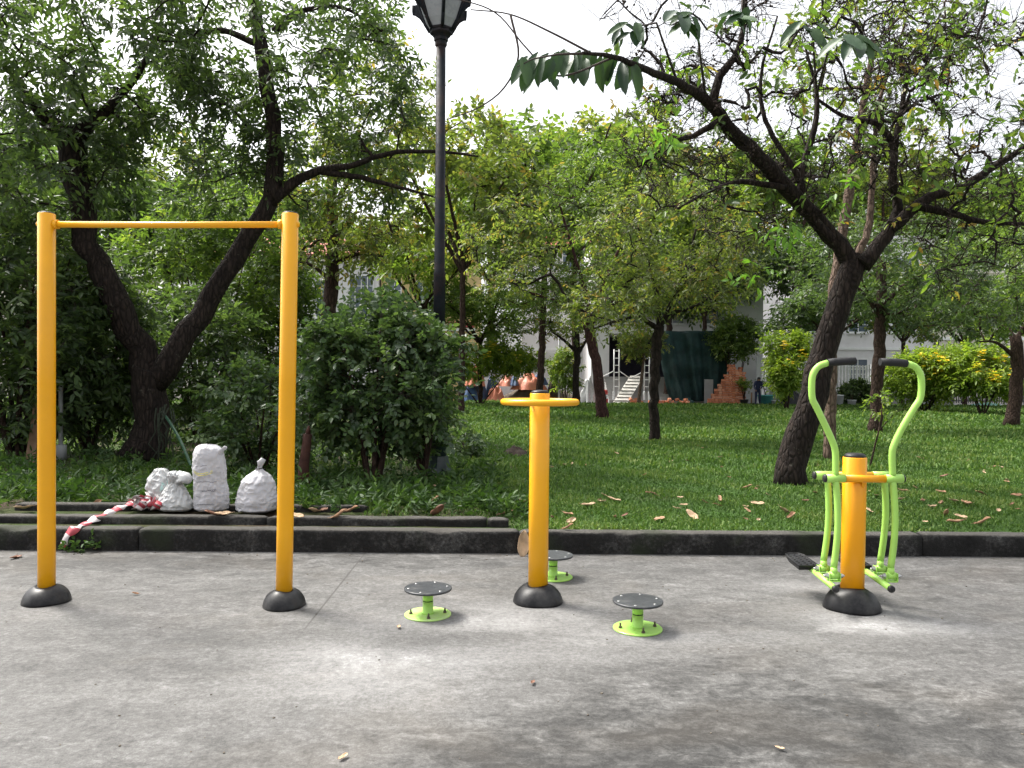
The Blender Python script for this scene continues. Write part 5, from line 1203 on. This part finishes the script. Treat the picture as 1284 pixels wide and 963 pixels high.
# overhanging branch tip with a row of big hanging leaves, and young bright shoots: parts of the leaning tree
def hanging_leaves():
    root = bpy.data.objects['leaning_tree']; rng = np.random.default_rng(8); B, D, Nn, Ls, Ws = [], [], [], [], []
    Yh = 6.3
    for i, px in enumerate(np.linspace(655, 800, 23)):       # two ranks along the drooping tip
        py = 76-9*math.sin((px-640)/160*PI)+rng.uniform(-7, 6); p = at(px, py, Yh+(px-650)/150*1.0)
        B.append(p); D.append((rng.uniform(-.75, .25), rng.uniform(-.5, .4), -1.0 if rng.uniform() < .8 else -.35)); Nn.append((rng.uniform(-.8, .8), -1, .25)); Ls.append(rng.uniform(.24, .40)*(1 if i % 2 else .85)); Ws.append(rng.uniform(.11, .15))
    for px, py, Y, n, l in ((858, 20, 6.6, 9, .27), (1010, 30, 6.6, 8, .26), (1070, 48, 6.2, 9, .27), (700, 95, 6.3, 3, .12), (790, 35, 6.9, 9, .22), (930, 15, 6.8, 7, .24)):
        for k in range(n):
            a = rng.uniform(0, 2*PI); p = at(px+rng.uniform(-14, 14), py+rng.uniform(-8, 8), Y)
            B.append(p); D.append((math.cos(a), .4*math.sin(a), rng.uniform(-1.1, -.1))); Nn.append((rng.uniform(-.3, .3), -.7, .7)); Ls.append(l*rng.uniform(.7, 1.1)); Ws.append(l*rng.uniform(.38, .48))
    f = lambda q: np.array([tuple(v) for v in q]); n = len(B)
    V, F, q_ = fine_leaves(f(B), f(D), f(Nn), np.array(Ls), np.array(Ws), rng.uniform(.05, .3, n), rng.uniform(.1, .6, n))
    np_mesh('overhanging_foliage', V, F, M['lf_hang'], root, rnd=np.repeat(rng.uniform(.1, .9, n), q_), smooth=True)
    mb = MB()
    mb.tube([at(735, 67, 6.45), at(700, 68, 6.45), at(668, 74, 6.35), at(648, 84, 6.3)], [.012, .009, .006, .003], 6)
    for a, b in (((885, 125, 8.9), (858, 20, 6.6)), ((1024, 118, 10.4), (1010, 30, 6.6)), ((1024, 118, 10.4), (1070, 48, 6.2)), ((850, 105, 8.3), (790, 35, 6.9)), ((932, 35, 9), (930, 15, 6.8))):
        p, q = at(*a), at(*b); mb.tube([p, (p+q)/2+Vector((0, 0, .35)), q], [.018, .011, .004], 6)
    # thin bare twigs running out towards the lamp
    for pts in ([(770, 72, 6.9), (700, 95, 6.7), (660, 60, 6.7), (620, 15, 6.7), (560, -5, 6.7)], [(740, 66, 6.5), (690, 40, 6.5), (640, 18, 6.5), (590, 12, 6.5)], [(640, 18, 6.5), (650, 70, 6.5), (632, 110, 6.5), (600, 135, 6.5), (560, 150, 6.5)]):
        p, _ = smooth_path([at(*q) for q in pts], [1]*len(pts), .06); mb.tube([Vector(q) for q in p], list(np.linspace(.011, .005, len(p))), 5)
    mb.build('overhanging_twigs', M['twig'], root)
    B, D = [], []
    for px, py, Y, n in ((970, 300, 9.5, 7), (945, 340, 9.5, 6), (985, 285, 9.5, 5), (825, 165, 8.5, 6), (1175, 105, 9, 5), (1060, 235, 9.6, 4)):
        for k in range(n): B.append(np.array(at(px+rng.uniform(-16, 16), py+rng.uniform(-16, 16), Y))); D.append(rng.normal(0, 1, 3)+[0, 0, -.3])
    V, F, R = spray_leaves(np.array(B), unit(np.array(D)), np.full(len(B), .22), 5, .13, .055, rng, .9, .4); np_mesh('young_foliage', V, F, M['lf_bright'], root, rnd=R)
hanging_leaves()

# trees on the lawn
def lawn_tree(name, label, Y, trunk, tw, limbs, crowns, bark, leafm, seed, **kw):
    pts = PL(trunk, Y); pts[0] = grounded(pts[0])
    L_ = [(pts, [U(w, Y)/2 for w in tw], .85)]+[(PL(l, Y), list(np.linspace(U(w, Y)/2, U(w, Y)/8, len(l))), .2) for l, w in limbs]
    a = dict(rtip=.008, sprays=7, k=7, stem=.55, leafsize=(.14, .06), droop=.3, sides=10, flare=1.3); a.update(kw)
    return tree(name, label, 'tree', L_, crowns, 'x', (bark, leafm), seed, **a)
G = 'trees standing on the lawn'
lawn_tree('lawn_tree', 'lawn tree with curved reddish trunk and a knot on it', 29, [(756, 525), (752, 490), (746, 450), (738, 405)], [15, 13, 13, 14],
    [([(738, 408), (715, 385), (680, 372), (640, 360)], 8), ([(740, 405), (760, 385), (795, 372), (835, 360)], 8), ([(738, 405), (735, 370), (720, 320), (700, 250)], 8), ([(742, 405), (760, 350), (780, 300), (790, 240)], 7)],
    [EL(720, 300, 29, 130, 100, 3.6, 190), EL(665, 355, 29, 60, 40, 2.5, 60), EL(800, 350, 29, 60, 40, 2.5, 50)], BR, M['lf_mid'], 303, group=G)
lawn_tree('lawn_tree', 'slender straight lawn tree with black trunk forking low', 18, [(821, 554), (820, 500), (822, 450), (826, 408)], [13, 12, 13, 13],
    [([(825, 412), (800, 398), (775, 402), (735, 415)], 7), ([(826, 410), (845, 392), (870, 385), (905, 362)], 8), ([(826, 408), (822, 360), (805, 300), (790, 250)], 6), ([(828, 408), (855, 350), (870, 300), (880, 240)], 6)],
    [EL(840, 300, 18, 110, 80, 2.4, 170), EL(765, 385, 18, 60, 25, 1.6, 40), EL(900, 350, 18, 60, 45, 1.8, 55), EL(640, 310, 19, 60, 60, 1.5, 40)], BK, M['lf_olive'], 304, group=G, leafsize=(.12, .05))
lawn_tree('lawn_tree', 'far thin forked lawn tree with dark trunk behind the reddish one', 39, [(722, 503), (722, 470), (724, 445), (722, 415)], [8, 8, 9, 8],
    [([(722, 440), (705, 425), (690, 415)], 5), ([(724, 445), (736, 425), (745, 405)], 5)], [EL(722, 380, 39, 75, 50, 3.5, 100)], BK, M['lf_olive'], 305, group=G, leafsize=(.18, .08))
lawn_tree('lawn_tree', 'upright grey trunked lawn tree seen between the air walker handles', 22, [(1099, 542), (1099, 500), (1102, 460), (1104, 400), (1106, 330)], [15, 14, 15, 13, 11],
    [([(1104, 400), (1085, 370), (1060, 350)], 7), ([(1104, 390), (1130, 360), (1165, 340)], 7)], [EL(1110, 330, 22, 120, 70, 2.5, 150), EL(1190, 380, 22, 80, 40, 1.8, 60)], BB, M['lf_dark'], 306, group=G)
lawn_tree('lawn_tree', 'stout lawn tree near yellow blossoms, trunk leaning toward the street', 25, [(1268, 535), (1272, 500), (1276, 465), (1272, 420)], [16, 15, 16, 13],
    [([(1275, 450), (1250, 430), (1225, 428)], 6), ([(1273, 430), (1290, 400), (1320, 380)], 6)], [EL(1265, 345, 25, 110, 75, 2.8, 170)], BB, M['lf_mid'], 307, group=G)
lawn_tree('lawn_tree', 'pair of tall pale brown stems rising behind the leaning tree', 14, [(1040, 560), (1042, 470), (1044, 390), (1055, 300), (1068, 220), (1085, 120), (1096, 50)], [14, 14, 14, 12, 11, 9, 6],
    [([(1046, 380), (1072, 330), (1090, 280), (1095, 200), (1102, 130), (1135, 30)], 12), ([(1096, 60), (1130, 20), (1180, -10)], 5)], [EL(1090, 60, 14, 140, 90, 1.8, 60)], BP, M['lf_light'], 308, group=G, sprays=5)
lawn_tree('lawn_tree', 'slim tree with vine grown trunk between pull-up frame and lamp', 17, [(412, 560), (414, 480), (412, 400), (418, 320), (416, 250), (425, 180)], [17, 17, 19, 15, 12, 8],
    [([(418, 330), (450, 318), (480, 322)], 8), ([(414, 350), (385, 330), (360, 335)], 6), ([(417, 260), (450, 210), (490, 150)], 6), ([(422, 200), (400, 140), (380, 90)], 6)],
    [EL(430, 250, 17, 90, 90, 2, 150), EL(480, 130, 17, 70, 90, 1.8, 70)], BB, M['lf_olive'], 309, group=G, sprays=6)

# young sapling by the air walker and staked sapling
b = grounded(at(1090, 575, 12.5))
tree('sapling', 'crooked bare sapling on the lawn behind the air walker', 'sapling', [([b]+PL([(1098, 555), (1103, 535), (1106, 510), (1100, 490)], 12.5), [.018, .014, .012, .009, .005], .4), (PL([(1103, 540), (1120, 520), (1135, 512)], 12.5), [.009, .006, .003], .3)],
    [EL(1104, 510, 12.5, 20, 24, .2, 10)], 'x', (BB, M['lf_light']), 310, None, .003, 4, 4, .12, (.08, .04))
tree('staked_sapling', 'thin sapling tied to a leaning stake before the steps', 'sapling', [([grounded(at(800, 506, 45))]+PL([(803, 485), (806, 462), (808, 440)], 45), [.11, .10, .09, .05], .6)], [EL(806, 430, 45, 30, 22, 1.2, 60)], 'x', (BP, M['lf_olive']), 311, None, .012, 7, 6, .5, (.2, .08))

# shrubs
def sg(px, py, Y): return grounded(at(px, py, Y), None)
shrub('shrub', 'large dense round leaved shrub between pull-up frame and lamp post', sg(468, 622, 9.8), (.95, .8), 2.6, 210, 'x', M['lf_shrub'], 401, None, 8, 9, (.085, .058), 8, .42, lo=.14, lobes=9)
shrub('shrub', 'low round leaved shrub hanging over the lamp base', sg(530, 602, 10.1), (.42, .4), 1.7, 60, 'x', M['lf_shrub'], 402, None, 7, 8, (.08, .05), 5, .28)
shrub('shrub', 'mid sized shrub just behind the white sacks and frame post', sg(325, 600, 10.9), (.95, .6), 1.6, 80, 'x', M['lf_shrub'], 403, None, 7, 8, (.09, .055), 6, .34)
shrub('shrub', 'tall dark shrub mass behind the near frame post', sg(20, 590, 12.5), (1.7, 1.2), 4.4, 260, 'x', M['lf_dark'], 404, 'dark shrubs under the forked tree', 8, 8, (.15, .06), 8, .5, lo=.1)
shrub('shrub', 'dark shrub with drooping leaves in front of the forked trunk base', sg(110, 580, 13.6), (1.2, .9), 3.6, 180, 'x', M['lf_dark'], 405, 'dark shrubs under the forked tree', 8, 8, (.15, .06), 7, .5, lo=.08)
shrub('shrub', 'deep shaded shrub filling the gap under the fork', sg(250, 560, 16.5), (1.6, 1.2), 3.2, 150, 'x', M['lf_dark'], 406, 'dark shrubs under the forked tree', 8, 8, (.15, .06), 7, .5, lo=.05)
shrub('shrub', 'tall leafy shrub behind the crossbar and forked limbs', sg(270, 550, 19), (2.4, 1.4), 6.0, 200, 'x', M['lf_mid'], 407, 'dark shrubs under the forked tree', 8, 8, (.15, .065), 7, .6, lo=.35)
shrub('shrub', 'tall shrub behind the far frame post, next to the white house view', sg(350, 545, 20), (1.3, 1.2), 4.6, 130, 'x', M['lf_dark'], 408, 'dark shrubs under the forked tree', 8, 8, (.15, .065), 6, .6, lo=.1)
shrub('shrub', 'low leafy shrub on the lawn edge beneath the lamp', sg(580, 566, 13.0), (.35, .3), .45, 14, 'x', M['lf_shrub'], 409, None, 6, 7, (.09, .05), 5, .25, lo=.1)
shrub('flowering_bush', 'small tree like bush with yellow flowers before the tarpaulins', sg(602, 505, 41), (4.0, 1.5), 3.6, 190, 'x', M['lf_yellow'], 410, 'yellow flowering bushes', 8, 7, (.2, .09), 4, .6, flowers=5, lo=.42, lobes=5)
shrub('flowering_bush', 'bright yellow green bush behind the leaning trunk', sg(986, 512, 38), (1.0, 1.0), 4.2, 120, 'x', M['lf_yellow'], 411, 'yellow flowering bushes', 8, 7, (.2, .09), 5, .6, flowers=3, lo=.15, lobes=5)
shrub('flowering_bush', 'wide bush dotted with yellow trumpet flowers, beside the air walker', sg(1160, 512, 36), (2.6, 1.4), 3.3, 230, 'x', M['lf_yellow'], 412, 'yellow flowering bushes', 8, 7, (.19, .085), 7, .6, flowers=10, lo=.12, lobes=5)
shrub('flowering_bush', 'sprawling bush with yellow flower clusters next to the stout trunk', sg(1232, 515, 34), (1.9, 1.2), 3.2, 150, 'x', M['lf_yellow'], 413, 'yellow flowering bushes', 8, 7, (.18, .085), 6, .6, flowers=8, lo=.25, lobes=5)
t_ = shrub('hedge_plant', 'clipped dark green hedge against the white slatted fence', (wx(1075, 50.2), 50.2, .1), (1.1, .4), 1.5, 90, 'x', M['lf_dark'], 414, None, 7, 7, (.2, .09), 5, .4, lo=.02, cat='hedge')
shrub('shrub', 'dark leafy shrub beside the white gate and bricks', sg(922, 506, 47.4), (1.6, 1.0), 5.4, 110, 'x', M['lf_mid'], 415, None, 8, 7, (.2, .09), 5, .6, lo=.52)
shrub('shrub', 'light green shrub between the rubbish heap and reddish trunk', sg(708, 505, 45.6), (.9, .8), 3.2, 60, 'x', M['lf_light'], 416, None, 7, 7, (.2, .09), 5, .6, lo=.25)

# taller trees that close the view: a few kinds, repeated with their own place, size and turn
def back_tree(seed, leafm, bark, hgt, spread_, n, lo, lsz=(.24, .11), sprays=8):
    rng = np.random.default_rng(seed); b = Vector((0, 500, 0)); mid = b+Vector((.15, 0, hgt*.5))
    limbs = [([b, b+Vector((.1, 0, hgt*.25)), mid], [.12, .105, .09], 2)]
    for i in range(6):
        a = i*1.05+rng.uniform(-.2, .2); o = Vector((math.cos(a), math.sin(a), 0)); limbs.append(([mid-Vector((0, 0, hgt*.06*rng.uniform(0, 1))), mid+o*spread_*.4+Vector((0, 0, hgt*.14)), mid+o*spread_*.75+Vector((0, 0, hgt*rng.uniform(.2, .40)))], [.075, .055, .025], .15))
    cr = []
    for i in range(8):
        a = i*.9; cr.append((b+Vector((math.cos(a)*spread_*.55, math.sin(a)*spread_*.55, hgt*rng.uniform(lo, .86))), (spread_*rng.uniform(.3, .5), spread_*rng.uniform(.3, .5), hgt*rng.uniform(.08, .15)), n//8))
    return tree('tall_tree', 'x', 'tree', limbs, cr, 'x', (bark, leafm), seed, 'tall trees closing the view', .012, sprays, 7, .8, lsz, .9, .3, .2, 8, twigs=False)
BT = [back_tree(501, M['lf_mid'], BB, 9.5, 3.2, 150, .58), back_tree(502, M['lf_olive'], BB, 10.5, 3.0, 125, .58), back_tree(503, M['lf_dark'], BB, 9, 3.4, 165, .58), back_tree(504, M['lf_light'], BB, 8.5, 3.0, 120, .58)]
used = set()
def bt(kind, px, Y, h, rz, label, zsc=None):
    src = BT[kind]; base = (9.5, 10.5, 9, 8.5)[kind]
    if kind not in used: used.add(kind); o = src
    else: o = copy_tree(src)
    p = at(px, 480, Y); z = float(lawn_h(p.x, Y)) if Y < 46 else .05; o.location = (p.x, Y, z-.05); s = h/base; o.scale = (s, s, s*(zsc or 1)); o.rotation_euler = (0, 0, rz); o['label'] = label; return o
bt(0, 676, 38, 15.2, .3, 'tall tree beyond the soil mound, sky above its crown')
bt(1, 578, 30, 12.4, 1.3, 'olive leaved tree whose thin top twigs stand by the lamp pole')
bt(1, 723, 47, 18.5, 2.3, 'olive tree rising above the reddish lawn trunk')
bt(3, 836, 49.4, 16.5, .9, 'light green tree under the hanging leaf row')
bt(1, 896, 68, 24, 2.9, 'olive tree rising behind the unfinished house')
bt(2, 880, 48.6, 12.0, .5, 'dense dark tree above the stepped brick stack')
bt(0, 975, 70, 25, 4.1, 'tall green tree behind the roof above the standing person')
bt(2, 1043, 41, 10.4, 1.3, 'low dark tree before the tall grey house by the leaning trunk', .74)
bt(2, 1035, 48.5, 12.4, 3.3, 'dark tree filling behind the leaning trunk')
bt(1, 1100, 70, 25, 5.2, 'olive tree rising behind the tall grey house')
bt(3, 1180, 70, 21, 1.9, 'light green tree behind the gap of the two tall houses')
bt(2, 1250, 70, 24, 2.0, 'dark tree behind the cream tall house')
bt(0, 1325, 60, 21.0, .1, 'green tree at the picture edge past the stout trunk')
bt(3, 528, 41, 10.8, 1.1, 'light green tree before the ochre yellow house')
bt(0, 385, 66, 19, 3.7, 'green tree behind the red tile roof of the white house')
bt(2, 285, 30, 10.6, 2.6, 'dark tree behind the crossbar near its far post')
bt(1, 205, 38, 14.0, .8, 'olive tree seen through the fork of the dark trunk')
bt(2, 130, 28, 10.5, 5.0, 'dark tree behind the near half of the crossbar')
bt(0, 40, 34, 13.0, 4.8, 'green tree behind the near frame post')
bt(0, 603, 42, 10, 2.0, 'low crowned green tree over the tarpaulins', .74)
bt(3, 612, 66, 21.0, 5.5, 'light green tree behind the white plastered site wall')
bt(1, 1130, 46, 12.5, .4, 'low olive tree in front of the tall grey house', .72)
bt(0, 1210, 47, 12.0, 1.2, 'low green tree before the cream tall house', .72)
bt(2, 1290, 44, 11.5, 3.9, 'low dark tree past the iron fence end', .75)
bt(1, 770, 67, 26.0, 5.9, 'thin topped olive tree behind the unfinished house corner')
bt(2, -40, 22, 9.5, 1.7, 'dark tree at the picture edge before the near frame post')

# ------------------------------------------------------------------ light
EL_, AZ = math.radians(56), math.radians(-58)            # sun in front of the camera, towards the frame side (azimuth from +Y, clockwise)
w = bpy.data.worlds.new("World"); sc.world = w; w.use_nodes = True
wt = w.node_tree; wt.nodes.clear()
sky = wt.nodes.new('ShaderNodeTexSky'); sky.sky_type = 'NISHITA'; sky.sun_disc = False; sky.sun_elevation = EL_; sky.sun_rotation = AZ
sky.air_density = 1.0; sky.dust_density = 6.0; sky.ozone_density = 1.0
hs = wt.nodes.new('ShaderNodeHueSaturation'); hs.inputs['Saturation'].default_value = 0.18; hs.inputs['Value'].default_value = 1.0
bg = wt.nodes.new('ShaderNodeBackground'); bg.inputs[1].default_value = 0.15
wo = wt.nodes.new('ShaderNodeOutputWorld')
wt.links.new(sky.outputs[0], hs.inputs['Color']); wt.links.new(hs.outputs[0], bg.inputs[0]); wt.links.new(bg.outputs[0], wo.inputs[0])
sd = bpy.data.lights.new('sun', 'SUN'); sd.energy = 2.2; sd.angle = math.radians(15); sd.color = (1, .95, .86)
so = bpy.data.objects.new('sun', sd); C.objects.link(so)
dirv = Vector((math.sin(AZ)*math.cos(EL_), math.cos(AZ)*math.cos(EL_), math.sin(EL_)))
so.rotation_euler = dirv.to_track_quat('Z', 'Y').to_euler(); so.location = dirv*60

sc.view_settings.view_transform = 'Standard'; sc.view_settings.look = 'None'; sc.view_settings.gamma = 1; sc.view_settings.exposure = 1.36
sc.render.engine = 'CYCLES'; sc.cycles.max_bounces = 6; sc.cycles.diffuse_bounces = 3; sc.cycles.glossy_bounces = 2; sc.cycles.transmission_bounces = 4; sc.cycles.transparent_max_bounces = 4
sc.cycles.use_denoising = True
